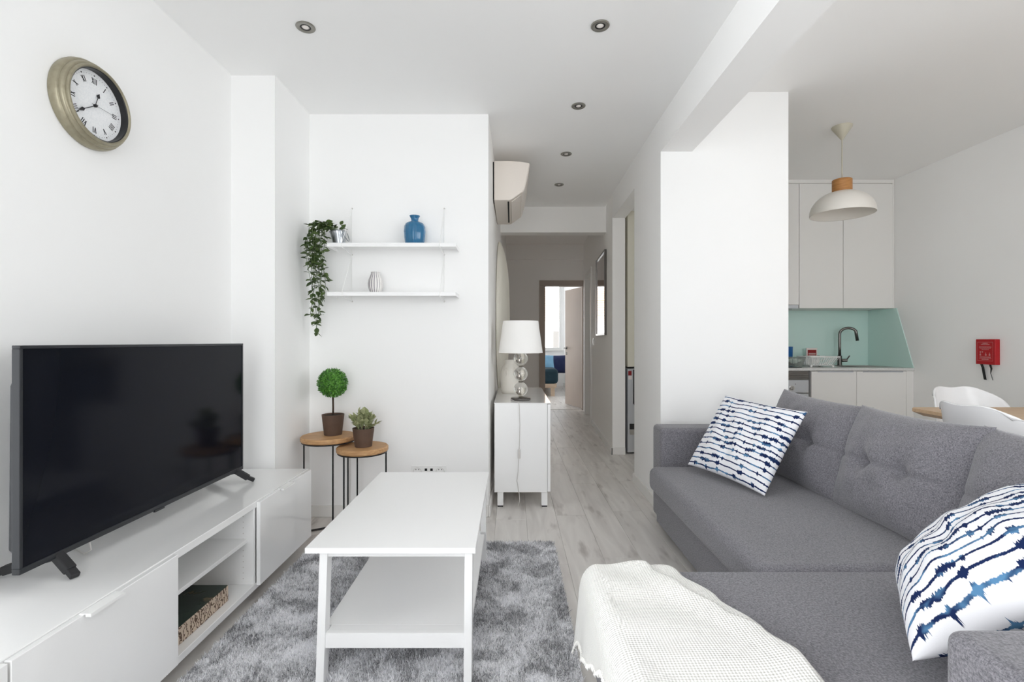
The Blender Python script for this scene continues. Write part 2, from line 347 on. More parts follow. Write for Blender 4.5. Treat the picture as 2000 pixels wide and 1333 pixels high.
def side_wall(x0, x1, y0, y1, z1, w, name):
    a, c, d, e = w; return struct(B().box(x0, x1, y0, a, 0, z1).box(x0, x1, c, y1, 0, z1).box(x0, x1, a, c, 0, d).box(x0, x1, a, c, e, z1), name, 'wall')
side_wall(-1.642, -1.522, YB, 3.09, ZC, WS, 'wall_left')
struct(B().box(-1.522, -1.286, 2.638, 3.09, 0, ZC), 'column_left', 'wall')
struct(B().prism([(-1.642, 3.09), (-.15, 3.09), (-.1485, 3.21), (-1.642, 3.21)], 0, ZC), 'wall_front', 'wall')
struct(B().prism([(-.1485, 3.21), (-.09, 7.84), (-.21, 7.84), (-.2685, 3.21)], 0, 2.7), 'wall_hall_left', 'wall_hall')
struct(B().prism([(.958, 3.134), (1.781, 3.134), (1.781, 3.26), (.96, 3.26)], 0, ZK), 'wall_pillar', 'wall')
struct(B().prism([(.96, 3.26), (1.085, 3.26), (1.093, 3.85), (.968, 3.85)], 0, ZK), 'wall_hall_right_near', 'wall')
struct(B().prism([(.968, 3.85), (1.093, 3.85), (1.11, 4.77), (.985, 4.77)], 2.32, ZK), 'wall_hall_right_header', 'wall')
hx = lambda y: .985+(y-4.77)*(1.15-.985)/(7.84-4.77)     # inner face of the far right hall wall
def hall_seg(y0, y1, z0, z1, name, m='wall_hall'):
    struct(B().prism([(hx(y0), y0), (hx(y0)+.125, y0), (hx(y1)+.125, y1), (hx(y1), y1)], z0, z1), name, m)
hall_seg(4.77, 6.62, 0, 2.7, 'wall_hall_right_far')
hall_seg(6.62, 7.45, 2.07, 2.7, 'wall_hall_right_over_door')
hall_seg(7.45, 7.84, 0, 2.7, 'wall_hall_right_end')
struct(B().box(-.27, .52, 7.84, 7.96, 0, 2.7).box(1.147, 1.40, 7.84, 7.96, 0, 2.7).box(.52, 1.147, 7.84, 7.96, 2.01, 2.7), 'wall_hall_end', 'wall_grey')
struct(B().box(-.1, 1.16, 7.80, 7.84, 2.42, 2.68), 'beam_hall_end', 'wall_grey')
struct(B().box(-1.642, .958, YB, 3.134, ZC, 2.62).box(-.27, 1.0, 3.134, 5.22, ZC, 2.62), 'ceiling', 'ceiling')
struct(B().box(1.06, 3.92, YB, 5.31, ZK, 2.80), 'ceiling_kitchen', 'ceiling')
struct(B().box(-.27, 1.28, 5.37, 7.96, 2.66, 2.80), 'ceiling_hall', 'wall_grey')
struct(B().box(.958, 1.16, YB, 3.134, 2.335, ZK), 'beam', 'wall')
struct(B().box(-.125, 1.012, 5.22, 5.37, 2.28, 2.70), 'beam_hall', 'wall_hall')
side_wall(3.80, 3.92, YB, 5.31, ZK, WR, 'wall_right')
struct(B().box(1.11, 3.80, 5.19, 5.31, 0, ZK), 'wall_kitchen', 'wall')
def wall_with_windows(y0, y1, x0, x1, z1, wins, name):
    b = B(); x = x0
    for (a, c, d, e) in wins:
        b.box(x, a, y0, y1, 0, z1); b.box(a, c, y0, y1, 0, d); b.box(a, c, y0, y1, e, z1); x = c
    b.box(x, x1, y0, y1, 0, z1); return struct(b, name, 'wall')
wall_with_windows(YB-.12, YB, -1.642, 3.92, 2.8, [WL, WK], 'wall_back')
def window(name, w, y, n, rail=None):
    x0, x1, z0, z1 = w; g = bpy.data.objects.new(name, None); C.objects.link(g); g.location = ((x0+x1)/2, y, z0); g['kind'] = 'structure'
    t = .055; b = B().box(x0, x1, y-.03, y+.03, z0, z0+t).box(x0, x1, y-.03, y+.03, z1-t, z1)
    for i in range(n+1):
        xc = x0+(x1-x0)*i/n; xc = min(max(xc, x0+t/2), x1-t/2); b.box(xc-t/2, xc+t/2, y-.029, y+.029, z0, z1)
    b.obj('window_frame', 'plastic', g, .004)
    for i in range(n):
        B().box(x0+(x1-x0)*i/n+.02, x0+(x1-x0)*(i+1)/n-.02, y-.003, y+.003, z0+.03, z1-.03).obj('pane', 'pane', g)
    return g
window('window_1', WL, YB-.06, 2); window('window_2', WK, YB-.06, 2)
def added_window(name, w, x, n):
    y0, y1, z0, z1 = w; g = bpy.data.objects.new(name, None); C.objects.link(g); g.location = (x, (y0+y1)/2, z0); g['kind'] = 'structure'
    t = .055; b = B().box(x-.03, x+.03, y0, y1, z0, z0+t).box(x-.03, x+.03, y0, y1, z1-t, z1)
    for i in range(n+1):
        yc = min(max(y0+(y1-y0)*i/n, y0+t/2), y1-t/2); b.box(x-.029, x+.029, yc-t/2, yc+t/2, z0, z1)
    b.obj('window_frame', 'plastic', g, .004)
    for i in range(n): B().box(x-.003, x+.003, y0+(y1-y0)*i/n+.02, y0+(y1-y0)*(i+1)/n-.02, z0+.03, z1-.03).obj('pane', 'pane', g)
added_window('added_window_4', WS, -1.582, 2); added_window('added_window_5', WR, 3.86, 3); added_window('added_window_6', WD, -1.84, 3)  # unseen side windows, put in as extra daylight sources
# bedroom beyond the hall
struct(B().box(-1.9, 1.40, 7.9, 12.12, -.12, 0), 'floor_bedroom', 'plank')
struct(B().box(1.28, 1.40, 7.96, 12.12, 0, 2.62), 'wall_bedroom_right', 'wall')
side_wall(-1.9, -1.78, 7.96, 12.12, 2.62, WD, 'wall_bedroom_left')
struct(B().box(-1.9, -.27, 7.84, 7.96, 0, 2.62), 'wall_bedroom_front', 'wall')
struct(B().box(-1.9, 1.40, 7.96, 12.12, 2.62, 2.7), 'ceiling_bedroom', 'ceiling')
wall_with_windows(12.0, 12.12, -1.9, 1.40, 2.62, [WB], 'wall_bedroom_back')
g = window('window_3', WB, 12.06, 4); B().box(WB[0]-.05, WB[1]+.03, 11.93, 12.03, WB[2]-.03, WB[2]).obj('window_sill', 'trim', g, .005)
struct(B().box(-.08, .6, 11.985, 12.0, 0, .08).box(1.26, 1.28, 8.7, 12, 0, .08), 'baseboard_bedroom', 'trim')
# trims and baseboards
struct(B().box(-1.286, -.15, 3.076, 3.09, 0, .07).box(-1.286, -1.272, 2.64, 3.076, 0, .07), 'baseboard_front', 'trim', .003)
struct(B().prism([(-.15, 3.076), (-.136, 3.076), (-.08, 7.8), (-.09, 7.8)], 0, .07), 'baseboard_hall_left', 'trim', .003)
struct(B().prism([(.944, 3.12), (.958, 3.134), (.968, 3.85), (.954, 3.85)], 0, .07).box(.944, 1.78, 3.12, 3.134, 0, .07), 'baseboard_pillar', 'trim', .003)
struct(B().prism([(hx(4.77)-.014, 4.756), (hx(4.77), 4.756), (hx(6.55), 6.55), (hx(6.55)-.014, 6.55)], 0, .07).box(.971, 1.11, 4.756, 4.77, 0, .07), 'baseboard_hall_right', 'trim', .003)
def door_trim(name, b, m='beige'): return struct(b, name, m, .004)
door_trim('trim_1', B().box(.44, .535, 7.82, 7.97, 0, 2.0).box(1.13, 1.155, 7.82, 7.97, 0, 2.0).box(.44, 1.155, 7.82, 7.97, 2.0, 2.09), 'beige')
b = B()
for y in (6.57, 7.42): b.prism([(hx(y)-.02, y), (hx(y)+.1, y), (hx(y+.07)+.1, y+.07), (hx(y+.07)-.02, y+.07)], 0, 2.12)
b.prism([(hx(6.64)-.02, 6.64), (hx(6.64)+.1, 6.64), (hx(7.42)+.1, 7.42), (hx(7.42)-.02, 7.42)], 2.05, 2.12)
door_trim('trim_2', b, 'trim')
d = bpy.data.objects.new('door_2', None); C.objects.link(d); d.location = (hx(7)+.06, 7.03, 0); d['kind'] = 'structure'
B().prism([(hx(6.62)+.06, 6.63), (hx(6.62)+.10, 6.63), (hx(7.42)+.095, 7.418), (hx(7.42)+.06, 7.418)], .005, 2.048).obj('door_leaf', 'trim', d, .003)
# open bedroom door, hinged on the right jamb and swung inwards
d = bpy.data.objects.new('door_1', None); C.objects.link(d); d.location = (1.135, 7.97, 0); d['kind'] = 'structure'
h0, h1 = Vector((1.135, 7.975, 0)), Vector((.935, 8.56, 0)); dn = (h1-h0).normalized(); pn = Vector((dn.y, -dn.x, 0))
leaf = B().prism([(h0.x, h0.y), (h0.x+pn.x*.04, h0.y+pn.y*.04), (h1.x+pn.x*.04, h1.y+pn.y*.04), (h1.x, h1.y)], .012, 2.0).obj('door_leaf', 'beige', d, .003)
hp = h1-dn*.06; hd = -pn
b = B().tube([hp+Vector((0, 0, .99)), hp+hd*.05+Vector((0, 0, .99)), hp+hd*.05-dn*.11+Vector((0, 0, .985))], .009)
b.obj('door_handle', 'gunmetal', leaf, smooth=True)
pz = hp+hd*.006
B().bar(pz+Vector((0, 0, .965)), pz+Vector((0, 0, 1.02)), .035, .008, up=hd).bar(pz+Vector((0, 0, .87)), pz+Vector((0, 0, .92)), .035, .008, up=hd).obj('escutcheon', 'gunmetal', leaf, .002)
# house across the street, seen through the bedroom window
hs = thing('house', 'pale house with terracotta tiled roof outside the bedroom window', 'house', (1.5, 21, -6))
B().box(-6, 9, 19, 25, -6, 1.9).obj('wall', 'facade', hs)
b = B()
for i in range(14): b.prism([(18.8+i*.25, 1.88+i*.12), (19.08+i*.25, 1.88+i*.12), (19.08+i*.25, 1.98+i*.12), (18.8+i*.25, 1.93+i*.12)], -6.2, 9.2, 'x')
b.obj('roof', 'roof', hs)
for x in (-2.5, 1.6, 4): B().box(x, x+.9, 18.97, 19.02, .2, 1.5).obj('window', 'gunmetal', hs)

# ================================================================ TV UNIT, TELEVISION, CLOCK
XF, ZT, ZB = -1.077, .428, .062        # front plane, top, underside
t = thing('tv_unit', 'long glossy white low TV cabinet with open middle bay along the left wall', 'cabinet', (-1.3, 1.5, 0))
y0, y1 = -.10, 2.612
body = B().box(-1.512, XF-.018, y0, y1, ZT-.028, ZT).box(-1.512, XF-.018, y0, y1, ZB-.01, ZB+.016)
for y in (y0, .495, 1.044, 1.567, 2.064, y1-.018): body.box(-1.512, XF-.020, y, y+.018, ZB+.016, ZT-.028)
body.box(-1.512, -1.504, y0, y1, ZB, ZT-.03); body.obj('carcass', 'gloss_white', t, .0015, 1)
B().box(-1.504, XF-.045, 1.585, 2.064, .258, .274).obj('shelf', 'gloss_white', t, .001, 1)
b = B()
for k in range(12): b.lathe([(.0026, -.0004), (.0026, 0)], (-1.14, 2.0636, .105+.024*k), 8, 'y')
b.obj('pin_hole', 'cord', t)
for (a, c) in ((-.10, .494), (.498, 1.040), (1.046, 1.571), (2.080, 2.610)):
    d = B().box(XF-.017, XF, a, c, ZB+.006, ZT-.003).obj('door', 'gloss_white', t, .0015, 1)
    mid = (a+c)/2-.03
    B().box(XF-.012, XF+.018, mid-.055, mid+.055, ZT-.003, ZT-.0005).box(XF+.004, XF+.018, mid-.055, mid+.055, ZT-.009, ZT-.003).obj('handle', 'plastic', d)
for y in (.02, 1.05, 1.6, 2.58):
    for x in (-1.46, -1.22): B().lathe([(.018, 0), (.018, ZB-.01)], (x, y, 0), 12).obj('leg', 'rubber', t)
bx = thing('decorated_box', 'flat box with brown scroll-printed sides and dark photo lid in open bay', 'box', (-1.3, 1.77, ZB+.016))
zb = ZB+.0165
B().box(-1.44, -1.131, 1.60, 1.94, zb, zb+.060).obj('box_side', 'scroll', bx, .002)
B().box(-1.438, -1.133, 1.602, 1.938, zb+.060, zb+.0625).obj('lid', 'photo_lid', bx)
t = thing('television', 'large black flat-screen television standing on the white TV cabinet', 'television', (-1.34, 1.84, ZT))
XV, ty0, ty1, tz0, tz1 = -1.317, 1.301, 2.384, .486, 1.102
b = B().box(XV-.022, XV, ty0, ty1, tz0, tz0+.016).box(XV-.022, XV, ty0, ty1, tz1-.009, tz1).box(XV-.022, XV, ty0, ty0+.009, tz0+.016, tz1-.009).box(XV-.022, XV, ty1-.009, ty1, tz0+.016, tz1-.009)
b.obj('bezel', 'tv_bezel', t, .0015)
B().box(XV-.018, XV-.003, ty0+.009, ty1-.009, tz0+.016, tz1-.009).obj('screen', 'tv_screen', t)
B().prism([(-1.339, .50), (-1.339, 1.085), (-1.375, .99), (-1.38, .54)], ty0+.03, ty1-.03, 'y').obj('back_cover', 'tv_bezel', t, .004)
B().box(XV-.004, XV+.004, 1.79, 1.84, tz0-.004, tz0+.004).obj('sensor', 'tv_bezel', t, .001)
for yf, sp_ in ((1.42, -.02), (2.34, .03)):
    b = B()
    for xt in (-1.256, -1.500):
        p0 = Vector((XV-.012, yf, tz0+.004)); p1 = Vector((xt+(.03 if xt < -1.4 else -.022), yf+sp_*.6, ZT+.022)); p2 = Vector((xt, yf+sp_, ZT+.0085))
        b.bar(p0, p1, .026, .026); b.bar(p1+(p0-p1)*.05, p2, .024, .0165)
    b.obj('foot', 'rubber', t, .003)
B().tube([(-1.40, 1.56, .60), (-1.36, 1.56, .49), (-1.345, 1.555, .446), (-1.37, 1.56, ZT+.004), (-1.44, 1.60, ZT+.004), (-1.49, 1.66, ZT+.004)], .0028, 6).obj('cable', 'cord', t, smooth=True)
# clock on the left wall
cy, cz, XW = 1.742, 1.957, -1.522
t = thing('wall_clock', 'round brass-rimmed wall clock with roman numerals on the left wall', 'clock', (XW, cy, cz))
pr = [(.121, .010), (.121, .046), (.123, .052), (.127, .0555), (.132, .0545), (.1337, .050), (.1337, .0455), (.138, .0445), (.142, .041), (.1435, .035), (.1435, .0305), (.148, .0285), (.1515, .022), (.153, .012), (.151, .001), (.121, .001)]
o = B().lathe(pr, (XW, cy, cz), 72, 'x', True).obj('rim', 'brass', t, smooth='auto'); o.data.set_sharp_from_angle(angle=.62)
B().lathe([(.1205, .026), (.1205, .047), (.1225, .0515), (.1195, .049), (.1190, .026)], (XW, cy, cz), 64, 'x', True).obj('inner_ring', 'black', t, smooth='auto')
B().lathe([(.1188, .005), (.1188, .026)], (XW, cy, cz), 64, 'x').obj('dial', 'dial', t)
XD = XW+.0264
def dial_pt(ang, r, tan=0, x=XD):
    return (x, cy+r*math.sin(ang)+tan*math.cos(ang), cz+r*math.cos(ang)-tan*math.sin(ang))
def dseg(b, ang, a, c, w, x=XD):          # a, c = (tangent, radius)
    p, q = Vector(dial_pt(ang, a[1], a[0], x)), Vector(dial_pt(ang, c[1], c[0], x)); b.bar(p, q, w, .0006, up=(1, 0, 0))
glyph = {'I': (.0062, [((.5, 0), (.5, 1), 1)]), 'V': (.011, [((0, 1), (.5, 0), 1.2), ((1, 1), (.5, 0), .6)]), 'X': (.011, [((0, 1), (1, 0), 1.2), ((1, 1), (0, 0), .6)])}
for k, s in enumerate(('XII', 'I', 'II', 'III', 'IIII', 'V', 'VI', 'VII', 'VIII', 'IX', 'X', 'XI')):
    a = 2*PI*k/12; b = B(); w = sum(glyph[c][0] for c in s); x = -w/2; hN = .020; r0 = .077
    if k in (4, 5, 6, 7, 8): pass
    for c in s:
        gw, st = glyph[c]
        for p, q, th in st: dseg(b, a, (x+gw*(.15+.7*p[0]), r0+hN*p[1]), (x+gw*(.15+.7*q[0]), r0+hN*q[1]), .0026*th)
        x += gw
    b.obj('numeral', 'ink', t)
b = B()
for k in range(60):
    a = 2*PI*k/60; w = .0042 if k % 5 == 0 else .0014; dseg(b, a, (0, .1045), (0, .1045+(.0042 if k % 5 == 0 else .0016)), w)
b.obj('minute_track', 'ink', t)
def hand(name, ang, L, tail, w, x, spade):
    b = B(); dseg(b, ang, (0, -tail), (0, L*(.72 if spade else 1)), w, x)
    if spade:
        c = [(0, L*.62), (spade, L*.74), (spade*.7, L*.82), (0, L), (-spade*.7, L*.82), (-spade, L*.74)]
        pts = [dial_pt(ang, r, tn, x-.0004) for tn, r in c] + [dial_pt(ang, r, tn, x+.0004) for tn, r in c]; n = len(c)
        b.add(pts, [tuple(range(n)), tuple(range(2*n-1, n-1, -1))]+[(i, n+i, n+(i+1) % n, (i+1) % n) for i in range(n)])
    b.obj(name, 'ink', t)
hand('hour_hand', math.radians(19.5), .054, .006, .0022, XD+.003, .0075)
hand('minute_hand', math.radians(236), .084, .012, .0024, XD+.005, .0065)
hand('second_hand', math.radians(91), .075, .018, .0009, XD+.007, 0)
B().lathe([(.0055, 0), (.0055, .0075)], (XD, cy, cz), 16, 'x').obj('hub', 'ink', t)

# ================================================================ SHELVES ON THE FRONT WALL
t = thing('wall_shelf', 'white double wall shelf hung on thin wire brackets', 'shelf', (-.72, 3.0, 1.38))
for zt in (1.702, 1.408):
    b = B().box(-1.108, -.336, 2.905, 3.088, zt-.006, zt).box(-1.108, -.336, 2.905, 2.909, zt-.024, zt-.006).box(-1.108, -1.105, 2.909, 3.088, zt-.024, zt-.006).box(-.339, -.336, 2.909, 3.088, zt-.024, zt-.006)
    b.obj('shelf_board', 'lacquer', t, .001, 1)
for x in (-1.015, -.43):
    B().tube([(x, 3.083, 1.955), (x, 3.083, 1.362)], .0022, 6).obj('wire_upright', 'plastic', t)
    for zt, za in ((1.702, 1.95), (1.408, 1.66)):
        B().tube([(x, 3.083, za), (x, 2.902, zt+.002), (x, 2.902, zt-.027), (x, 3.083, zt-.045)], .0022, 6).obj('wire_bracket', 'plastic', t)
    for z in (1.955, 1.662, 1.366): B().lathe([(.0055, 0), (.004, .004)], (x, 3.0885, z), 10, 'y').obj('screw', 'satin', t)
t = thing('glass_vase', 'squat ribbed blue glass vase with flared neck on the upper shelf', 'vase', (-.60, 3.0, 1.702))
pv = [(.001, .002), (.050, .002), (.057, .010), (.063, .045), (.066, .085), (.064, .115), (.056, .134), (.040, .143), (.024, .148), (.0215, .156), (.024, .168), (.031, .180), (.0325, .1835), (.0305, .1835), (.0215, .168), (.019, .156), (.022, .146), (.052, .130), (.060, .110), (.062, .085), (.059, .045), (.052, .014), (.001, .010)]
B().lathe(pv, (-.60, 3.0, 1.7022), 64, rmod=lambda a: 1+.012*math.cos(16*a)).obj('vase_body', 'blue_glass', t, smooth=True)
pv = [(.001, 0), (.028, 0), (.034, .010), (.043, .040), (.044, .060), (.039, .085), (.029, .112), (.025, .124), (.027, .130), (.0245, .130), (.022, .122), (.026, .110), (.036, .084), (.041, .060), (.040, .040), (.030, .012), (.001, .006)]
b = B().lathe(pv, (-.842, 3.0, 1.4082), 96, rmod=lambda a: 1+.035*math.cos(16*a))
b.uv = [((j % 96)/96, i/len(pv)) for i in range(len(pv)) for j in range(96)]
tag(b.obj('striped_vase', 'striped_vase', smooth=True), 'small white ceramic vase with dark vertical stripes on the lower shelf', 'vase')

# ---- leaves
def leaf_mesh(name, L, w, m, fold=.25):
    b = B(); n = 6; vs = []
    for i in range(n+1):
        u = i/n; ww = w*math.sin(PI*u**.85)*.5*(1 if i < n else 0); zz = -.12*L*u*u
        vs += [(-ww, L*u, zz+fold*ww), (0, L*u, zz), (ww, L*u, zz+fold*ww)]
    fs = []
    for i in range(n): k = i*3; fs += [(k, k+1, k+4, k+3), (k+1, k+2, k+5, k+4)]
    b.add(vs, fs); o = b.obj(name, m, smooth=True); me = o.data; bpy.data.objects.remove(o); return me
def add_leaf(me, parent, p, d, roll, s):
    o = bpy.data.objects.new('leaf', me); C.objects.link(o)
    d = Vector(d).normalized(); q = d.to_track_quat('Y', 'Z')
    o.matrix_world = Matrix.Translation(p) @ q.to_matrix().to_4x4() @ Matrix.Rotation(roll, 4, 'Y') @ Matrix.Scale(s, 4)
    mw = o.matrix_world.copy(); attach(o, parent); o.matrix_basis = mw
# trailing plant in a tipped bucket
pc = Vector((-1.06, 2.985, 1.703))
t = thing('trailing_plant', 'trailing green vine spilling from a tin bucket on the upper shelf', 'plant', tuple(pc))
tilt = Matrix.Translation(pc) @ Matrix.Rotation(-.10, 4, 'Y')
pot = B().lathe([(.001, .001), (.034, .001), (.048, .078), (.0505, .080), (.0505, .084), (.047, .083), (.033, .008), (.001, .006)], (0, 0, 0), 32)
pot.v = [tuple(tilt @ Vector(p)) for p in pot.v]; pot.obj('bucket', 'galvanised', t, smooth='auto')
hb = B().tube([tilt @ Vector((.040+.018*math.sin(PI*i/14), -.050*math.cos(PI*i/14), .079-.06*math.sin(PI*i/14))) for i in range(15)], .0026, 6)
hb.obj('bucket_handle', 'galvanised', t, smooth=True)
lv = leaf_mesh('leaf', .040, .025, 'leaf_vine'); lr = random.Random(3)
for s in range(14):
    x0 = pc.x-.02+lr.uniform(-.03, .03); yy = 2.95+lr.uniform(-.05, .06); xe = lr.uniform(-1.245, -1.125); L = lr.choice((.22, .32, .42, .52, .56, .6)) if s else .63
    pts = []; n = 16
    for i in range(n+1):
        u = i/n; arc = min(u*3.2, 1); zz = 1.785+.05*math.sin(PI*min(arc*.8, 1))-max(0, u-.22)/.78*L-.02*arc
        pts.append(Vector((x0+(xe-x0)*math.sin(arc*PI/2)+.012*math.sin(9*u+s), yy-.06*arc*(1-u)*.6+.01*math.sin(7*u+2*s), zz)))
    B().tube(pts, .0014, 5).obj('vine', 'leaf_vine', t)
    for i in range(1, n+1):
        for k in range(2):
            if lr.random() < .12: continue
            a = lr.uniform(0, 2*PI); d = Vector((math.cos(a), math.sin(a)*.7-.25, lr.uniform(-.9, .35)))
            add_leaf(lv, t, pts[i], d, lr.uniform(-.6, .6), lr.uniform(.75, 1.15))
for k in range(34):
    a = lr.uniform(0, 2*PI); p = pc+Vector((-.035+.05*math.cos(a), .04*math.sin(a)-.01, .085+lr.uniform(0, .035)))
    add_leaf(lv, t, p, (math.cos(a)-.35, math.sin(a)-.2, lr.uniform(-.1, .9)), lr.uniform(-.6, .6), lr.uniform(.8, 1.15))

# ================================================================ NEST OF ROUND TABLES AND PLANTS
def round_table(x, y, h, r, a0, label):
    t = thing('side_table', label, 'table', (x, y, 0), 'round side tables')
    B().lathe([(.001, h-.030), (r-.006, h-.030), (r, h-.024), (r, h-.006), (r-.006, h), (.001, h)], (x, y, 0), 56).obj('table_top', 'wood_top', t, smooth='auto')
    rr = r-.010
    B().tube([(x+rr*math.cos(a), y+rr*math.sin(a), h-.0345) for a in [2*PI*i/40 for i in range(41)]], .0045, 6).obj('ring', 'black', t, smooth=True)
    for k in range(3):
        a = a0+2*PI*k/3; B().tube([(x+rr*math.cos(a), y+rr*math.sin(a), h-.032), (x+rr*math.cos(a), y+rr*math.sin(a), .001)], .005, 8).obj('leg', 'black', t, smooth='auto')
round_table(-1.10, 2.915, .55, .157, PI, 'taller round wooden side table on black legs, holding the ball topiary')
round_table(-.874, 2.845, .50, .147, 0, 'shorter round wooden side table on black legs, holding the variegated plant')
def plant_pot(t, x, y, z, r0, r1, h):
    B().lathe([(.001, .0005), (r0, .0005), (r1, h), (r1-.005, h), (r1-.010, h-.012), (.001, h-.012)], (x, y, z), 40).obj('pot', 'pot_brown', t, smooth='auto')
    B().lathe([(.001, h-.011), (r1-.011, h-.011), (r1-.012, h-.007), (.001, h-.004)], (x, y, z), 24).obj('soil', 'soil', t)
x, y, z = -1.078, 2.93, .55
t = thing('topiary', 'small ball-shaped boxwood topiary in a brown pot on the taller table', 'plant', (x, y, z))
plant_pot(t, x, y, z, .051, .065, .123)
B().tube([(x, y, z+.11), (x+.001, y, z+.16), (x-.001, y, z+.25)], .006, 8).obj('stem', 'bark', t, smooth=True)
c = Vector((x-.002, y, .861)); R = .086; b = B(); lr = random.Random(5)
b.sphere(c, R*.80, 20)
for k in range(2600):
    u = lr.uniform(-1, 1); a = lr.uniform(0, 2*PI); s = math.sqrt(1-u*u); n = Vector((s*math.cos(a), s*math.sin(a), u))
    p = c+n*(R*lr.uniform(.76, .97)); d = (n+Vector((lr.uniform(-1, 1), lr.uniform(-1, 1), lr.uniform(-1, 1)))*.8).normalized(); w = d.cross(n)
    w = w.normalized()*.0042 if w.length > 1e-3 else Vector((.004, 0, 0)); L = lr.uniform(.009, .014)
    b.add([p-w*.3, p+d*L*.55-w, p+d*L, p+d*L*.55+w], [(0, 1, 2, 3)])
b.obj('foliage', 'leaf_box', t, kind='stuff')
x, y, z = -.866, 2.835, .50
t = thing('bushy_plant', 'bushy pale variegated plant in a brown pot on the shorter table', 'plant', (x, y, z))
plant_pot(t, x, y, z, .048, .062, .108)
lv = leaf_mesh('leaf', .040, .028, 'leaf_light', .35)
for k in range(30):
    a = lr.uniform(0, 2*PI); sp_ = lr.uniform(.1, 1); tip = Vector((x+.088*sp_*math.cos(a), y+.075*sp_*math.sin(a), z+.105+.085*(1.15-sp_*.75)*lr.uniform(.7, 1.15)))
    base = Vector((x+.03*math.cos(a), y+.03*math.sin(a), z+.10)); pts = [base.lerp(tip, u)+Vector((0, 0, .012*math.sin(PI*u))) for u in (0, .33, .66, 1)]
    B().tube(pts, .0014, 5).obj('stem', 'leaf_light', t)
    for j in range(8):
        u = .25+.75*j/7; p = base.lerp(tip, u); aa = j*2.4+k; d = (tip-base).normalized()+Vector((math.cos(aa), math.sin(aa), .3))*(.75 if j < 7 else .05)
        add_leaf(lv, t, p, d, lr.uniform(-.5, .5), lr.uniform(.7, 1.05))
# sockets, cable
t = thing('wall_socket', 'white double wall socket low on the wall behind the coffee table', 'socket', (-.53, 3.085, .28))
B().box(-.637, -.417, 3.081, 3.0895, .243, .324).obj('plate', 'plastic', t, .003)
for x in (-.60, -.455):
    B().tube([(x+.026*math.cos(2*PI*i/28), 3.0805, .284+.026*math.sin(2*PI*i/28)) for i in range(29)], .0016, 6).obj('socket_ring', 'cord', t, smooth=True)
    for dx in (-.009, .009): B().lathe([(.003, 0), (.003, .0006)], (x+dx, 3.0812, .299), 8, 'y').obj('hole', 'dark_slot', t)
for x in (-.545, -.51): B().box(x-.008, x+.008, 3.0803, 3.082, .290, .306).obj('data_port', 'dark_slot', t)
tag(B().tube([(-1.35, 2.75, .006), (-1.25, 2.80, .006), (-1.14, 2.86, .006), (-1.02, 2.93, .006), (-.93, 3.0, .006), (-.80, 3.05, .006), (-.62, 3.06, .006)], .006, 8).obj('power_cable', 'rubber', smooth=True), 'black power cable on the floor under the round side tables', 'cable')

# ================================================================ COFFEE TABLE AND RUG
ZR = .024
rx0, rx1, ry0, ry1 = -1.075, .232, .74, 2.665
t = thing('rug', 'large mottled grey shaggy rug under the white coffee table', 'rug', ((rx0+rx1)/2, (ry0+ry1)/2, 0))
B().box(rx0, rx1, ry0, ry1, .001, .012).obj('backing', 'rug', t, .004)
rg = np.random.default_rng(4); n = 150000
px = rg.uniform(rx0, rx1, n); py = rg.uniform(ry0, ry1, n); an = rg.uniform(0, 2*PI, n); hh = rg.uniform(.009, .016, n); le = rg.normal(0, .006, (n, 2))
wv = .0022
V3 = np.zeros((n, 3, 3)); V3[:, 0] = np.stack([px-wv*np.cos(an), py-wv*np.sin(an), np.full(n, .011)], 1); V3[:, 1] = np.stack([px+wv*np.cos(an), py+wv*np.sin(an), np.full(n, .011)], 1)
V3[:, 2] = np.stack([px+le[:, 0], py+le[:, 1], .011+hh], 1)
me = bpy.data.meshes.new('pile'); me.vertices.add(n*3); me.vertices.foreach_set('co', V3.ravel()); me.loops.add(n*3); me.loops.foreach_set('vertex_index', np.arange(n*3, dtype=np.int32))
me.polygons.add(n); me.polygons.foreach_set('loop_start', np.arange(0, n*3, 3, dtype=np.int32)); me.update(); me.materials.append(M['rug'])
o = bpy.data.objects.new('pile', me); C.objects.link(o); attach(o, t); o['kind'] = 'stuff'
t = thing('coffee_table', 'white rectangular coffee table with lower shelf on the grey rug', 'table', (-.39, 2.01, .012))
x0, x1, y0, y1, zt = -.664, -.117, 1.5575, 2.462, .45
B().box(x0, x1, y0, y1, zt-.018, zt).obj('table_top', 'lacquer', t, .0015)
lx0, lx1 = x0+.036, x1-.012
for sx, xa in ((-1, lx0), (1, lx1-.026)):
    for yt, yb in ((y0+.03, y0-.006), (y1-.075, y1-.035)):
        b = B(); w = .026; dpt = .042 if yb < 2 else .034
        b.add([(xa, yb, .012), (xa+w, yb, .012), (xa+w, yb+dpt, .012), (xa, yb+dpt, .012), (xa, yt, zt-.018), (xa+w, yt, zt-.018), (xa+w, yt+dpt, zt-.018), (xa, yt+dpt, zt-.018)],
              [(0,3,2,1),(4,5,6,7),(0,1,5,4),(1,2,6,5),(2,3,7,6),(3,0,4,7)])
        b.obj('leg', 'lacquer', t, .0015)
B().box(lx0+.026, lx1-.026, y0+.034, y0+.052, zt-.042, zt-.018).obj('apron', 'lacquer', t, .001)
B().box(lx0+.026, lx1-.026, y1-.062, y1-.044, zt-.042, zt-.018).obj('apron', 'lacquer', t, .001)
for xa in (lx0+.004, lx1-.022): B().box(xa, xa+.018, y0+.074, y1-.080, zt-.066, zt-.018).obj('apron', 'lacquer', t, .001)
B().box(lx0+.026, lx1-.026, y0+.012, y0+.032, .122, .170).obj('rail', 'lacquer', t, .001)
B().box(lx0+.026, lx1-.026, y1-.06, y1-.04, .122, .170).obj('rail', 'lacquer', t, .001)
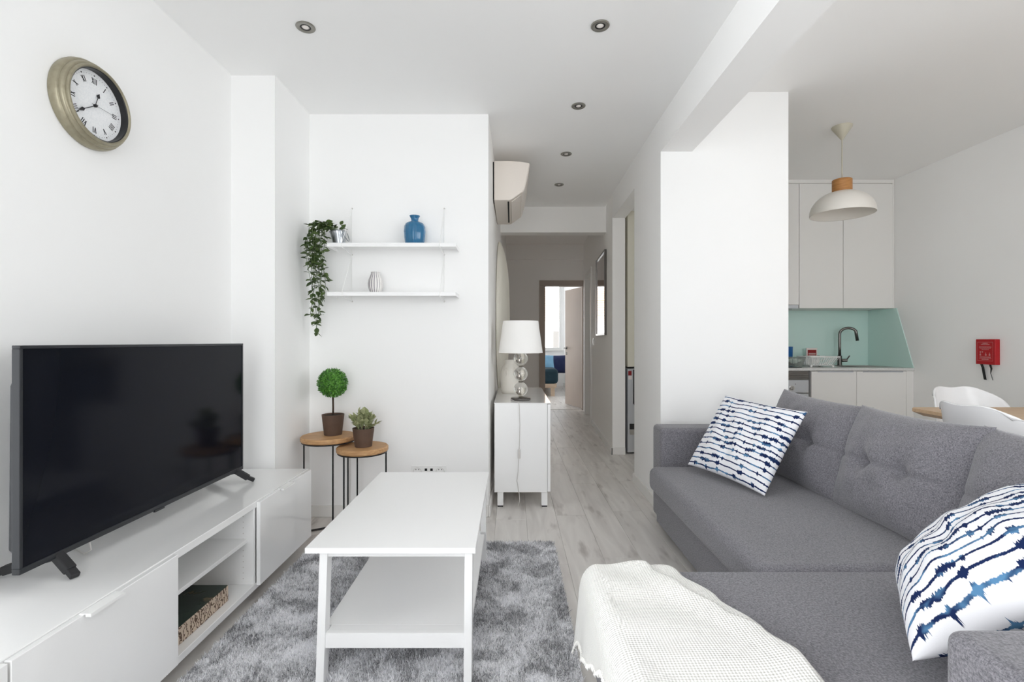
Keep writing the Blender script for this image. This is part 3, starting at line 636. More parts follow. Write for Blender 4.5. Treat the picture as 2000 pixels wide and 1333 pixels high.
B().box(lx0+.006, lx1-.006, y0+.064, y1-.082, .150, .168).box(lx0+.027, lx1-.027, y0+.032, y0+.064, .150, .168).box(lx0+.027, lx1-.027, y1-.082, y1-.06, .150, .168).obj('lower_shelf', 'lacquer', t, .001)

# ================================================================ SOFA, CUSHIONS, THROW
t = thing('corner_sofa', 'grey fabric corner sofa with pulled-out chaise and three back cushions', 'sofa', (1.2, 1.8, 0))
def soft(name, x0, x1, y0, y1, z0, z1, bev, parent=None, puff=0):
    o = B().box(x0, x1, y0, y1, z0, z1).obj(name, 'sofa', parent or t, bev, 5); return o
ZS = .386
soft('base', .845, 1.70, .88, 2.85, .055, .25, .012)
soft('chaise_base', .262, .84, .89, 1.535, .055, .24, .012)
soft('armrest', .872, 1.74, 2.852, 3.022, .050, .602, .026)
soft('armrest', .772, 1.74, .70, .878, .050, .602, .026)
soft('backrest', 1.60, 1.76, .878, 2.852, .055, .62, .03)
o = soft('seat', .795, 1.60, 1.552, 2.850, .245, ZS, .045)
o = soft('chaise_seat', .245, 1.60, .880, 1.550, .235, ZS-.002, .018)
for xx, yy in ((.92, 2.95), (1.68, 2.95), (.86, .79), (1.68, .79), (.31, 1.47), (.31, .96)):
    B().lathe([(.022, 0), (.026, .056)], (xx, yy, 0), 14).obj('leg', 'rubber', t)
def pillow(w, h, th, nu=41, nv=41, pull=.05, dents=(), groove=None, seed=0, corner=.0):
    r = random.Random(seed); ph = [r.uniform(0, 6) for _ in range(8)]
    def prof(u, v):
        a = max(0, 1-abs(u)**2.6); c = max(0, 1-abs(v)**2.6); z = th/2*(a*c)**.55
        for du, dv, s, dep in dents: z -= dep*math.exp(-(((u-du)*w/2)**2+((v-dv)*h/2)**2)/(s*s))*(1 if a*c > 0 else 0)
        if groove is not None: z -= .013*math.exp(-((v-groove)*h/2)**2/(.011**2))*(a*c)**.5
        z += (.0045*math.sin(9*u+ph[0]+4*v)+.003*math.sin(13*v+ph[1]-6*u)+.0025*math.sin(17*u+ph[2]))*a*c
        return max(z, 0)
    V = []; F = []; UV = []
    for s in (1, -1):
        for j in range(nv):
            for i in range(nu):
                u = -math.cos(PI*i/(nu-1)); v = -math.cos(PI*j/(nv-1))
                u = .55*u+.45*(2*i/(nu-1)-1); v = .55*v+.45*(2*j/(nv-1)-1)
                px = u*w/2*(1-pull*(1-v*v)); pz = v*h/2*(1-pull*(1-u*u))
                V.append((px, s*-prof(u, v) if s == 1 else prof(u, v)*(1 if not dents else .55), pz)); UV.append(((u+1)/2, (v+1)/2))
    n = nu*nv
    for k in (0, 1):
        for j in range(nv-1):
            for i in range(nu-1):
                q = [k*n+j*nu+i, k*n+j*nu+i+1, k*n+(j+1)*nu+i+1, k*n+(j+1)*nu+i]; F.append(tuple(q if k == 0 else q[::-1]))
    # weld border of the two sides
    remap = {}
    for j in range(nv):
        for i in range(nu):
            if i in (0, nu-1) or j in (0, nv-1): remap[n+j*nu+i] = j*nu+i
    F = [tuple(remap.get(i, i) for i in f) for f in F]
    used = sorted({i for f in F for i in f}); idx = {o: k for k, o in enumerate(used)}
    b = B(); b.v = [V[i] for i in used]; b.f = [tuple(idx[i] for i in f) for f in F]; b.uv = [UV[i] for i in used]
    return b, prof
def orient(b, origin, ex, ez):    # local x -> ex, local z -> ez, local -y = front normal
    ex, ez = Vector(ex).normalized(), Vector(ez).normalized(); ey = ez.cross(ex).normalized()
    b.v = [tuple(Vector(origin)+ex*p[0]+ey*p[1]+ez*p[2]) for p in b.v]; return b, (ex, ey, ez)
for k, (ya, yb, top) in enumerate(((2.20, 2.815, .80), (1.625, 2.215, .80), (1.03, 1.64, .80))):
    w, h = yb-ya+.045, .48; dn = [(-.32, .0, .04, .05), (.32, .0, .04, .05)]
    b, prof = pillow(w, h, .225, 61, 61, .065, dn, 0.0, 20+k)
    o0 = (1.535, (ya+yb)/2, .595); b, fr = orient(b, o0, ((.05, -.02, -.03)[k], -1, (-.03, .015, 0)[k]), (.30, 0, 1))
    cu = b.obj('back_cushion', 'sofa', t, smooth=True)
    for du, dv, _, _ in dn:
        p = Vector(o0)+fr[0]*du*w/2-fr[1]*(prof(du, dv)+.002); B().sphere(p, .0085, 12).obj('button', 'sofa', cu, smooth=True)
def place_pillow(name, label, A, Bv, Cv, th, seed, flip=False):   # A corner, edges along stripes (Bv) and across (Cv)
    A, Bv, Cv = Vector(A), Vector(Bv), Vector(Cv); b, _ = pillow(Bv.length, Cv.length, th, 45, 45, .055, (), None, seed)
    ex, ez = Bv.normalized(), Cv.normalized(); ez = (ez-ex*ez.dot(ex)).normalized(); ey = ez.cross(ex)
    o0 = A+Bv/2+Cv/2; b.v = [tuple(o0+ex*p[0]+ey*p[1]+ez*p[2]) for p in b.v]
    return tag(b.obj(name, 'stripes', smooth=True), label, 'cushion', 'striped scatter cushions')
place_pillow('scatter_cushion', 'blue and white striped square cushion leaning by the far armrest', (.985, 2.70, .425), (.19, -.46, -.03), (.235, .10, .380), .15, 1)
place_pillow('scatter_cushion', 'blue and white striped cushion half hidden behind the near armrest', (.84, 1.045, .415), (.255, -.175, .33), (.29, .36, .03), .20, 2)
# throw
XE = .245
def throw_layer(name, yfar, ynear, right, hang, lift, seed, parent, nu=70, nv=80):
    r = random.Random(seed); ph = [r.uniform(0, 6.3) for _ in range(10)]
    def fn(u, v):
        y = yfar+(ynear-yfar)*v; R_ = right(y); H = max(hang(y)-.02, .004); L = H+.03+(R_-XE); s = u*L; rc = .055; arc = rc*PI/2
        wr = .006*math.sin(22*y+ph[0]+3*u)+.004*math.sin(37*y+ph[1])
        if s < H: X = XE-.010-lift+ .010*math.sin(26*y+ph[2])*(H-s)/.25 - .018*(H-s)/.25; Z = ZS-rc-(H-s)
        elif s < H+arc:
            a = (s-H)/rc; X = XE-.010-lift+rc*(1-math.cos(a)); Z = ZS-rc+(rc+lift)*math.sin(a)+.004
        else:
            X = XE-.010-lift+rc+(s-H-arc); q = (R_-X)
            Z = ZS+.005+lift+.012*math.exp(-((q-.05)/.05)**2)*(.6+.4*math.sin(8*y+ph[3]))+.008*max(0, math.sin(11*(X+.6*y)+ph[4]))+wr*.5
            if q < .02: Z -= (.02-q)*.5
        over = y-1.535
        if over > 0: Z -= over*over*14+over*.25; 
        return (X, y+.006*math.sin(12*X+ph[5]), Z)
    b = grid(nu, nv, fn); b.uv = [(p[0]*1.0+max(0, ZS-p[2])*-1.0, p[1]) for p in b.v]
    o = b.obj(name, 'knit', parent, smooth=True); return o, fn
def lerp_tab(tab):
    def f(y):
        for (a, fa), (c, fc) in zip(tab, tab[1:]):
            if a >= y >= c: k = (a-y)/(a-c); k = k*k*(3-2*k); return fa+(fc-fa)*k
        return tab[0][1] if y > tab[0][0] else tab[-1][1]
    return f
tw = thing('throw_blanket', 'cream knitted throw blanket draped over the end of the chaise', 'blanket', (.42, 1.2, ZS))
hang = lerp_tab([(1.60, .20), (1.46, .185), (1.36, .14), (1.27, .10), (1.16, .04), (1.05, .026), (.70, .025)])
o1, f1 = throw_layer('blanket_lower_layer', 1.585, .885, lerp_tab([(1.6, .50), (1.50, .535), (1.36, .59), (1.22, .645), (1.08, .675), (.98, .672), (.6, .64)]), hang, .004, 1, tw)
o2, f2 = throw_layer('blanket_upper_layer', 1.59, .885, lerp_tab([(1.6, .43), (1.50, .46), (1.40, .51), (1.28, .58), (1.19, .64), (1.08, .668), (.98, .667), (.6, .63)]), hang, .017, 2, tw)
solid(o1, .006); solid(o2, .007)
b = B(); fr = random.Random(9)
for k in range(70):
    v = k/69*.98; p = Vector(f2(0, v)); q = p+Vector((fr.uniform(-.003, .002), fr.uniform(-.004, .004), -fr.uniform(.004, .011)))
    b.tube([p+Vector((0, 0, .006)), (p+q)/2+Vector((-.003, 0, 0)), q], .0028, 5)
b.obj('fringe', 'knit', tw, kind='stuff', smooth=True)

# ================================================================ HALL: SIDEBOARD, LAMP, VASE, AC, PICTURE
t = thing('sideboard', 'narrow white sideboard on short legs standing in the hall', 'cabinet', (.07, 3.8, 0))
sx0, sx1, sy0, sy1, sz = -.118, .258, 3.256, 4.32, .70
B().box(sx0, sx1-.022, sy0, sy1, .100, sz-.006).obj('body', 'lacquer', t, .002)
B().box(sx0-.003, sx1+.002, sy0-.003, sy1+.003, sz-.006, sz).obj('top', 'gloss_white', t, .001)
for k in range(3):
    a = sy0+.002+k*(sy1-sy0)/3; d = B().box(sx1-.020, sx1, a, a+(sy1-sy0)/3-.004, .104, sz-.010).obj('door', 'lacquer', t, .0015)
    B().box(sx1, sx1+.012, a+.31, a+.32, .42, .54).obj('handle', 'satin', d, .002)
for xx in (sx0+.02, sx1-.06):
    for yy in (sy0+.006, sy1-.05):
        B().box(xx, xx+.040, yy, yy+.040, .010, .098).obj('leg', 'lacquer', t, .001)
        B().box(xx+.002, xx+.038, yy+.002, yy+.038, 0, .010).obj('foot_pad', 'rubber', t)
lx, ly = .061, 3.42
t = thing('table_lamp', 'table lamp with white drum shade and three stacked glass balls on the sideboard', 'lamp', (lx, ly, sz))
B().lathe([(.001, .0005), (.068, .0005), (.070, .003), (.070, .013), (.066, .016), (.001, .016)], (lx, ly, sz), 40).obj('base', 'gunmetal', t, smooth='auto')
zc = [sz+.016+.010+.050+k*.107 for k in range(3)]
for k, z in enumerate(zc):
    B().sphere((lx, ly, z), .0495, 32).obj('glass_ball', 'crystal', t, smooth=True)
    B().lathe([(.001, -.059), (.013, -.059), (.018, -.0535), (.013, -.0475), (.001, -.0475)], (lx, ly, z), 20).obj('collar', 'satin', t, smooth='auto')
B().tube([(lx, ly, zc[2]+.048), (lx, ly, zc[2]+.16)], .0065, 10).obj('stem', 'satin', t, smooth='auto')
z0 = 1.031; b = B().lathe([(.155, z0-.0), (.124, z0+.223), (.1225, z0+.223), (.1535, z0)], (lx, ly, 0), 56, close=True)
sh = b.obj('lamp_shade', 'shade', t, smooth='auto')
b = B()
for k in range(3): a = 2*PI*k/3; b.tube([(lx, ly, z0+.03), (lx+.1485*math.cos(a), ly+.1485*math.sin(a), z0+.032)], .002, 5)
b.obj('spider', 'satin', sh)
cp = [(lx-.07, ly-.01, sz+.006), (lx-.045, ly-.10, sz+.004), (lx-.015, sy0-.004, sz+.003), (lx-.012, sy0-.009, sz-.02), (lx-.008, sy0-.009, .55), (lx-.014, sy0-.009, .36), (lx-.020, sy0-.009, .24), (lx-.028, sy0-.010, .18), (lx-.014, sy0-.010, .10), (lx-.010, sy0-.012, .05), (lx-.02, sy0-.01, .004)]
B().tube(cp, .0025, 6).obj('cord', 'cord', t, smooth=True)
B().box(lx-.022, lx-.005, sy0-.019, sy0-.003, .33, .39).obj('switch', 'cord', t, .003)
vx, vy = -.012, 3.86
t = thing('ceramic_vase', 'off-white ceramic vase with raised scroll behind the table lamp', 'vase', (vx, vy, sz))
B().lathe([(.001, .0005), (.066, .0005), (.074, .03), (.079, .10), (.078, .16), (.068, .205), (.050, .228), (.043, .238), (.043, .258), (.048, .266), (.044, .266), (.038, .256), (.038, .240), (.060, .20), (.070, .1), (.001, .02)], (vx, vy, sz), 40).obj('vase_body', 'ceramic', t, smooth=True)
b = B()
for sgn in (-1, 1):
    pts = []
    for i in range(26):
        a = i/25*2.6*PI; r = .004+.0016*i; ang = -PI/2+sgn*(.42+ r*math.cos(a)*11*.5); zz = .17+r*math.sin(a); pts.append((vx+.0785*math.cos(ang), vy+.0785*math.sin(ang), sz+min(zz, .205)))
    b.tube(pts, .0035, 6)
b.obj('scroll_relief', 'ceramic', t, smooth=True)
# tall cream panel hung on the hall wall
hw = lambda y: -.1485+(y-3.21)*(.0585/4.63)
t = thing('wall_hanging', 'tall cream oval hanging on the hall wall above the sideboard', 'wall decor', (hw(4.55), 4.55, 1.4))
def hang_fn(u, v):
    a = 2*PI*u; r = v; y = 4.72+.66*r*math.cos(a)*(1-.10*math.sin(a)); z = 1.36+.70*r*math.sin(a)
    return (hw(y)+.012+.075*(1-r**4)+.012*math.sin(18*y)*(1-r), y, z)
b = grid(49, 10, lambda u, v: hang_fn(u, .02+.98*v)); solid(b.obj('panel', 'hanging', t, smooth=True), .012, 1)
B().tube([(hw(4.72+.66*math.cos(2*PI*i/60))+.012, 4.72+.66*math.cos(2*PI*i/60)*(1-.10*math.sin(2*PI*i/60)), 1.36+.70*math.sin(2*PI*i/60)) for i in range(61)], .009, 8).obj('frame', 'hanging', t, smooth=True)
# air conditioner
t = thing('air_conditioner', 'cream wall-mounted air conditioner high on the hall wall by the ceiling', 'air conditioner', (-.14, 4.0, 2.16))
A0 = -.1335; acp = [(A0, 2.163), (A0+.115, 2.163), (A0+.135, 2.172), (A0+.205, 2.222), (A0+.222, 2.245), (A0+.236, 2.30), (A0+.262, 2.425), (A0+.262, 2.440), (A0+.20, 2.452), (A0+.10, 2.456), (A0, 2.456)]
b = B(); n = len(acp)
b.prism(acp, 3.62, 4.38, 'y'); b.obj('casing', 'cream_plastic', t, .006, 3)
A1 = [(p[0]*1+.004, p[1]) for p in acp[3:8]]
b = B(); k = len(A1); b.prism([(p[0], p[1]) for p in A1]+[(p[0]-.012, p[1]) for p in A1[::-1]], 3.630, 4.37, 'y'); b.obj('front_panel', 'cream_plastic', t, .003)
B().box(A0+.100, A0+.112, 3.655, 4.30, 2.1605, 2.1640).obj('air_slot', 'dark_slot', t)
B().prism([(A0+.130, 2.1655), (A0+.195, 2.2115), (A0+.197, 2.2085), (A0+.132, 2.1625)], 3.66, 4.34, 'y').obj('louvre', 'cream_plastic', t)
B().box(-.1425, A0-.0002, 3.625, 3.75, 2.17, 2.45).obj('backplate', 'black', t)
# framed picture, switch on the right hall wall
t = thing('framed_picture', 'tall glazed picture in a thin dark frame on the right hall wall', 'picture', (hx(5.6), 5.6, 1.18))
pya, pyb, pza, pzb = 5.17, 5.95, 1.178, 2.09
def wallbar(ya, yb, za, zb, d0, d1): return B().prism([(hx(ya)-d1, ya), (hx(ya)-d0, ya), (hx(yb)-d0, yb), (hx(yb)-d1, yb)], za, zb)
b = B()
for a in ((pya, pyb, pza, pza+.02), (pya, pyb, pzb-.02, pzb), (pya, pya+.02, pza+.02, pzb-.02), (pyb-.02, pyb, pza+.02, pzb-.02)):
    w_ = wallbar(*a, .001, .025); b.add(w_.v, w_.f)
b.obj('frame', 'gunmetal', t); wallbar(pya+.02, pyb-.02, pza+.02, pzb-.02, .001, .015).obj('glazing', 'mirror', t)
t = thing('light_switch', 'small white light switch on the right hall wall below the picture', 'switch', (hx(6.3), 6.3, 1.08))
wallbar(6.28, 6.37, 1.06, 1.15, .0005, .012).obj('plate', 'plastic', t, .003); wallbar(6.30, 6.35, 1.075, 1.135, .012, .018).obj('rocker', 'plastic', t, .002)
# ceiling spotlights
for x, y, w in ((-.946, 2.229, 'above the television side, left of the others'), (.402, 2.219, 'nearest on the right side of the living ceiling'), (.407, 2.976, 'second nearest in the row of four towards the hall'), (.417, 3.74, 'beside the air conditioner, third in the row'), (.433, 4.474, 'farthest in the row, just before the hall beam')):
    t = thing('ceiling_spotlight', 'dark recessed ceiling spotlight '+w, 'spotlight', (x, y, ZC), 'recessed ceiling spotlights')
    B().lathe([(.042, 0), (.043, -.003), (.040, -.006), (.028, -.006), (.024, -.0035), (.024, 0)], (x, y, ZC-.0002), 36, close=True).obj('ring', 'downlight', t, smooth='auto')
    B().lathe([(.001, -.003), (.0235, -.003), (.0235, -.0005)], (x, y, ZC), 24).obj('well', 'black', t)
    B().lathe([(.001, -.0062), (.010, -.0058), (.017, -.0032)], (x, y, ZC), 20).obj('bulb', 'lamp_core', t, smooth=True)

# ================================================================ KITCHEN
YF, YU, YW = 4.60, 4.83, 5.188
def cab_upper(xa, xb, za, label, doors=1):
    t = thing('wall_cabinet', label, 'cabinet', ((xa+xb)/2, YU, za))
    B().box(xa+.001, xb-.001, YU+.02, YW, za+.002, 2.685).obj('body', 'kitchen', t)
    B().box(xa+.0025, xb-.0025, YU, YU+.019, za, 2.675).obj('door', 'kitchen', t, .0015)
cab_upper(2.255, 2.852, 1.475, 'pale wall cabinet over the oven, partly hidden by the wall')
cab_upper(2.852, 3.290, 1.44, 'pale tall wall cabinet left of the last, behind the pendant lamp')
cab_upper(3.290, 3.782, 1.44, 'pale tall wall cabinet closest to the right kitchen wall')
tag(B().box(1.72, 3.799, YU+.004, YW, 2.686, 2.7195).box(3.783, 3.799, YU+.004, YW, 1.44, 2.686).obj('filler_panel', 'kitchen', bevel=.001), 'pale filler strip around the top and side of the wall cabinets', 'panel')
t = thing('cooker_hood', 'grey built-in cooker hood under the leftmost wall cabinet', 'hood', (2.55, 5.0, 1.43))
B().box(2.26, 2.848, YU+.005, YW, 1.437, 1.473).obj('housing', 'appliance', t, .002); B().box(2.30, 2.81, YU+.05, YW-.05, 1.434, 1.4375).obj('filter', 'gunmetal', t)
ZW = .857
def cab_base(xa, xb, label):
    t = thing('base_cabinet', label, 'cabinet', ((xa+xb)/2, YF, 0))
    B().box(xa+.001, xb-.001, YF+.02, YW, .10, .118).box(xa+.001, xa+.018, YF+.02, YW, .118, ZW-.024).box(xb-.018, xb-.001, YF+.02, YW, .118, ZW-.024).box(xa+.018, xb-.018, YW-.01, YW, .118, ZW-.024).obj('body', 'kitchen', t); B().box(xa+.001, xb-.001, YF+.06, YW, 0, .10).obj('plinth', 'kitchen', t)
    d = B().box(xa+.002, xb-.002, YF, YF+.019, .105, ZW-.030).obj('door', 'kitchen', t, .0015)
    B().box(xa+.06, xb-.03, YF-.001, YF+.012, ZW-.040, ZW-.028).obj('finger_pull', 'appliance', d)
cab_base(1.72, 2.226, 'white base cabinet left of the oven behind the wall')
cab_base(2.830, 3.259, 'white base cabinet beside the oven below the dish rack')
cab_base(3.259, 3.730, 'white base cabinet under the sink by the right wall')
tag(B().box(3.732, 3.799, YF+.002, YW, 0, ZW-.024).obj('end_panel', 'kitchen', bevel=.001), 'narrow white end panel between base cabinets and right wall', 'panel')
SX0, SX1, SY0, SY1 = 3.285, 3.66, 4.72, 5.02
tag(B().box(1.71, SX0, YF-.012, YW, ZW-.023, ZW).box(SX1, 3.799, YF-.012, YW, ZW-.023, ZW).box(SX0, SX1, YF-.012, SY0, ZW-.023, ZW).box(SX0, SX1, SY1, YW, ZW-.023, ZW).obj('worktop', 'worktop'), 'thin pale kitchen worktop above the white base cabinets', 'worktop')
t = thing('kitchen_sink', 'steel sink set into the pale worktop below the tap', 'sink', (3.4, 4.87, ZW-.15))
B().box(SX0+.001, SX1-.001, SY0+.001, SY1-.001, ZW-.15, ZW-.145).box(SX0+.001, SX0+.006, SY0, SY1, ZW-.145, ZW).box(SX1-.006, SX1-.001, SY0, SY1, ZW-.145, ZW).box(SX0, SX1, SY0+.001, SY0+.006, ZW-.145, ZW).box(SX0, SX1, SY1-.006, SY1-.001, ZW-.145, ZW).obj('bowl', 'steel', t)
B().box(SX0-.012, SX1+.012, SY0-.012, SY0, ZW, ZW+.003).box(SX0-.012, SX1+.012, SY1, SY1+.012, ZW, ZW+.003).box(SX0-.012, SX0, SY0, SY1, ZW, ZW+.003).box(SX1, SX1+.012, SY0, SY1, ZW, ZW+.003).obj('rim', 'steel', t)
fx, fy = 3.425, 5.085
t = thing('kitchen_tap', 'dark steel gooseneck tap behind the sink', 'tap', (fx, fy, ZW))
B().lathe([(.026, 0), (.026, .006), (.021, .008), (.021, .10), (.017, .104)], (fx, fy, ZW), 24).obj('body', 'gunmetal', t, smooth='auto')
nk = [(fx, fy, ZW+.10), (fx, fy, ZW+.20), (fx, fy, ZW+.31)] + [(fx+.062*(1-math.cos(a)), fy-.04*(1-math.cos(a)), ZW+.33+.062*math.sin(a)) for a in [PI*i/12 for i in range(0, 11)]] + [(fx+.128, fy-.082, ZW+.26)]
B().tube(nk, [.0135]*(len(nk)-2)+[.0145, .0145], 14).obj('neck', 'gunmetal', t, smooth=True)
B().tube([(fx+.02, fy-.005, ZW+.055), (fx+.065, fy-.02, ZW+.055)], .017, 14).tube([(fx+.06, fy-.02, ZW+.06), (fx+.085, fy-.03, ZW+.105)], .006, 8).obj('lever', 'gunmetal', t, smooth='auto')
tag(B().box(1.72, 3.793, 5.181, 5.1885, ZW+.001, 1.439).obj('backsplash', 'teal'), 'pale teal glass backsplash on the back kitchen wall', 'backsplash')
tag(B().prism([(4.595, ZW+.001), (5.180, ZW+.001), (5.180, 1.439), (4.80, 1.439)], 3.7925, 3.7995, 'x').obj('backsplash', 'teal'), 'slanted teal glass backsplash on the right kitchen wall', 'backsplash')
t = thing('oven', 'built-in white and steel oven under the worktop', 'oven', (2.53, YF, .1))
ox0, ox1 = 2.232, 2.815
B().box(ox0, ox1, YF+.02, YW-.01, .10, ZW-.026).obj('body', 'gunmetal', t); B().box(ox0, ox1, YF+.05, YW-.01, 0, .10).obj('plinth', 'kitchen', t)
for k in range(4): B().box(ox0, ox1-.005, YF+.004, YF+.02, ZW-.046-.021*k, ZW-.030-.021*k).obj('vent_slat', 'gunmetal', t, .001)
B().box(ox0, ox1-.008, YF, YF+.02, ZW-.232, ZW-.112).obj('control_panel', 'appliance', t, .002)
B().lathe([(.024, 0), (.024, .004), (.019, .006), (.017, .024), (.001, .024)], (ox1-.170, YF, ZW-.187), 24, 'y').box(ox1-.173, ox1-.167, YF-.030, YF-.022, ZW-.205, ZW-.169).obj('knob', 'steel', t, smooth='auto')
B().lathe([(.004, 0), (.004, .002)], (ox1-.135, YF, ZW-.150), 8, 'y').obj('indicator', 'label_black', t)
dr = B().box(ox0, ox1-.008, YF, YF+.019, .14, ZW-.242).obj('oven_door', 'appliance', t, .002)
B().box(ox0+.02, ox1-.14, YF-.002, YF+.001, .2, ZW-.335).obj('door_glass', 'cooktop', dr)
B().box(ox0+.02, ox1-.07, YF-.042, YF-.030, ZW-.305, ZW-.275).box(ox1-.082, ox1-.07, YF-.03, YF, ZW-.30, ZW-.28).box(ox0+.03, ox0+.042, YF-.03, YF, ZW-.30, ZW-.28).obj('handle', 'satin', dr, .002)
tag(B().box(2.27, 2.79, 4.68, 5.10, ZW+.0005, ZW+.007).obj('hob', 'cooktop', bevel=.002), 'black glass hob on the worktop above the oven', 'hob')
# tall fridge housing seen through the hall doorway
t = thing('fridge_housing', 'tall pale cupboard above the fridge seen through the hall doorway', 'cabinet', (1.41, 4.8, .85))
B().box(1.137, 1.715, 4.80, YW, .86, 2.40).obj('body', 'oldwhite', t); B().box(1.138, 1.712, 4.782, 4.80, .862, 2.395).obj('door', 'oldwhite', t, .0015)
t = thing('fridge', 'silver under-counter fridge with stickers seen through the hall doorway', 'fridge', (1.41, 4.8, 0))
B().box(1.138, 1.712, 4.80, YW, .012, .842).obj('body', 'appliance', t, .004); d = B().box(1.138, 1.712, 4.780, 4.80, .02, .840).obj('door', 'appliance', t, .004)
B().prism([(1.19, .50), (1.205, .475), (1.215, .475), (1.215, .832), (1.19, .832)], 4.774, 4.7805, 'y').obj('grip', 'label_black', d)
for name, m_, a in (('sticker', 'red_dark', (1.142, 1.175, .775, .82)), ('sticker', 'print_white', (1.145, 1.178, .735, .772)), ('sticker', 'label_black', (1.155, 1.205, .245, .30)), ('sticker', 'steel', (1.155, 1.205, .192, .243))):
    B().box(a[0], a[1], 4.7785, 4.7802, a[2], a[3]).obj(name, m_, d)
# things on the worktop
t = thing('dish_rack', 'white plastic dish rack on the worktop', 'dish rack', (3.06, 4.88, ZW))
b = B(); rx = (2.93, 3.19); ry = (4.78, 5.0); z0 = ZW+.02; z1 = ZW+.10
lo = [(rx[0]+.015, ry[0]+.01), (rx[1]-.03, ry[0]+.01), (rx[1]-.03, ry[1]-.01), (rx[0]+.015, ry[1]-.01)]; hi = [(rx[0]-.0, ry[0]), (rx[1]+.03, ry[0]), (rx[1]+.03, ry[1]), (rx[0]-.0, ry[1])]
b.prism(lo, z0-.004, z0+.004); b.obj('tray', 'plastic', t, .001)
b = B().tube([(p[0], p[1], z1) for p in hi+hi[:1]], .006, 6); b.obj('rim', 'plastic', t)
for k in range(4):
    (a, c), (e, f) = (lo[k], lo[(k+1) % 4]), (hi[k], hi[(k+1) % 4]); n_ = 12 if k % 2 == 0 else 8
    for j in range(n_+1):
        u = j/n_; p = (a[0]+(c[0]-a[0])*u, a[1]+(c[1]-a[1])*u, z0); q = (e[0]+(f[0]-e[0])*u, e[1]+(f[1]-e[1])*u, z1); B().tube([p, q], .0032, 5).obj('slat', 'plastic', t)
for p in lo: B().lathe([(.010, 0), (.014, .017)], (p[0], p[1], ZW+.0005), 10).obj('foot', 'plastic', t)
t = thing('glass_bowl', 'clear glass bowl standing at the left of the dish rack', 'bowl', (2.82, 4.82, ZW+.008))
B().lathe([(.001, 0), (.075, 0), (.080, .008), (.095, .06), (.103, .088), (.100, .088), (.092, .06), (.076, .012), (.001, .006)], (2.815, 4.86, ZW+.0078), 48, rmod=lambda a: 1+.02*math.cos(18*a)).obj('bowl', 'bowl_glass', t, smooth=True)
for k in range(9): a = .3+k*.7; B().sphere((2.815+.062*math.cos(a), 4.86+.055*math.sin(a), ZW+.052), .016, 12, (.8, .8, 2.3)).obj('glass_bead', 'plastic', t, smooth=True)
t = thing('blue_mug', 'blue mug standing behind the glass bowl', 'mug', (2.86, 5.06, ZW))
B().lathe([(.001, .0005), (.040, .0005), (.044, .006), (.048, .198), (.045, .198), (.040, .02), (.001, .015)], (2.885, 5.09, ZW), 32).obj('mug_body', 'blue_mug', t, smooth='auto')
t = thing('counter_sign', 'small red notice in a white stand behind the dish rack', 'sign', (3.14, 5.1, ZW))
B().box(3.075, 3.215, 5.09, 5.13, ZW+.0005, ZW+.09).obj('stand', 'plastic', t, .003); B().box(3.088, 3.202, 5.10, 5.112, ZW+.09, ZW+.185).obj('frame', 'print_white', t, .003)
B().box(3.100, 3.190, 5.0985, 5.100, ZW+.095, ZW+.165).obj('notice', 'red_dark', t); B().box(3.108, 3.182, 5.0975, 5.0986, ZW+.125, ZW+.130).box(3.108, 3.182, 5.0975, 5.0986, ZW+.108, ZW+.113).obj('text_line', 'print_white', t)
for x in (3.066, 3.216): B().box(x, x+.010, 5.095, 5.125, ZW+.06, ZW+.105).obj('clip', 'label_black', t)
# fire blanket on the right wall
t = thing('fire_blanket_box', 'red fire blanket case with black pull straps on the right wall', 'fire blanket', (3.78, 3.865, 1.0))
FX = 3.76; fz0, fz1 = .928, 1.128
cs = B().box(FX, 3.7995, 3.786, 3.944, fz0, fz1).obj('case', 'red', t, .003)
b = B(); X0 = FX-.0004
def fr_(ya, yb, za, zb): b.box(X0, FX+.0002, ya, yb, za, zb)
for a in ((3.802, 3.930, fz0+.028, fz0+.0295), (3.802, 3.930, fz1-.024, fz1-.0225), (3.802, 3.8032, fz0+.028, fz1-.023), (3.9288, 3.93, fz0+.028, fz1-.023)): fr_(*a)
lr = random.Random(11)
for (wz, hgt, wid) in ((fz1-.035, .006, .04), (fz1-.044, .006, .07), (fz1-.060, .003, .10), (fz1-.067, .003, .10), (fz1-.074, .003, .09), (fz1-.084, .003, .06), (fz0+.055, .006, .09), (fz0+.046, .003, .10), (fz0+.036, .007, .055)):
    y = 3.866-wid/2
    while y < 3.866+wid/2: w = lr.uniform(.004, .012); fr_(y, min(y+w, 3.866+wid/2), wz, wz+hgt); y += w+.0022
for yc in (3.905, 3.888): fr_(yc-.005, yc+.005, fz1-.106, fz1-.097)
for yc in (3.905, 3.86, 3.83): fr_(yc-.006, yc+.006, fz0+.070, fz0+.082); fr_(yc-.002, yc+.002, fz0+.082, fz0+.094)
b.obj('printed_label', 'print_dim', cs)
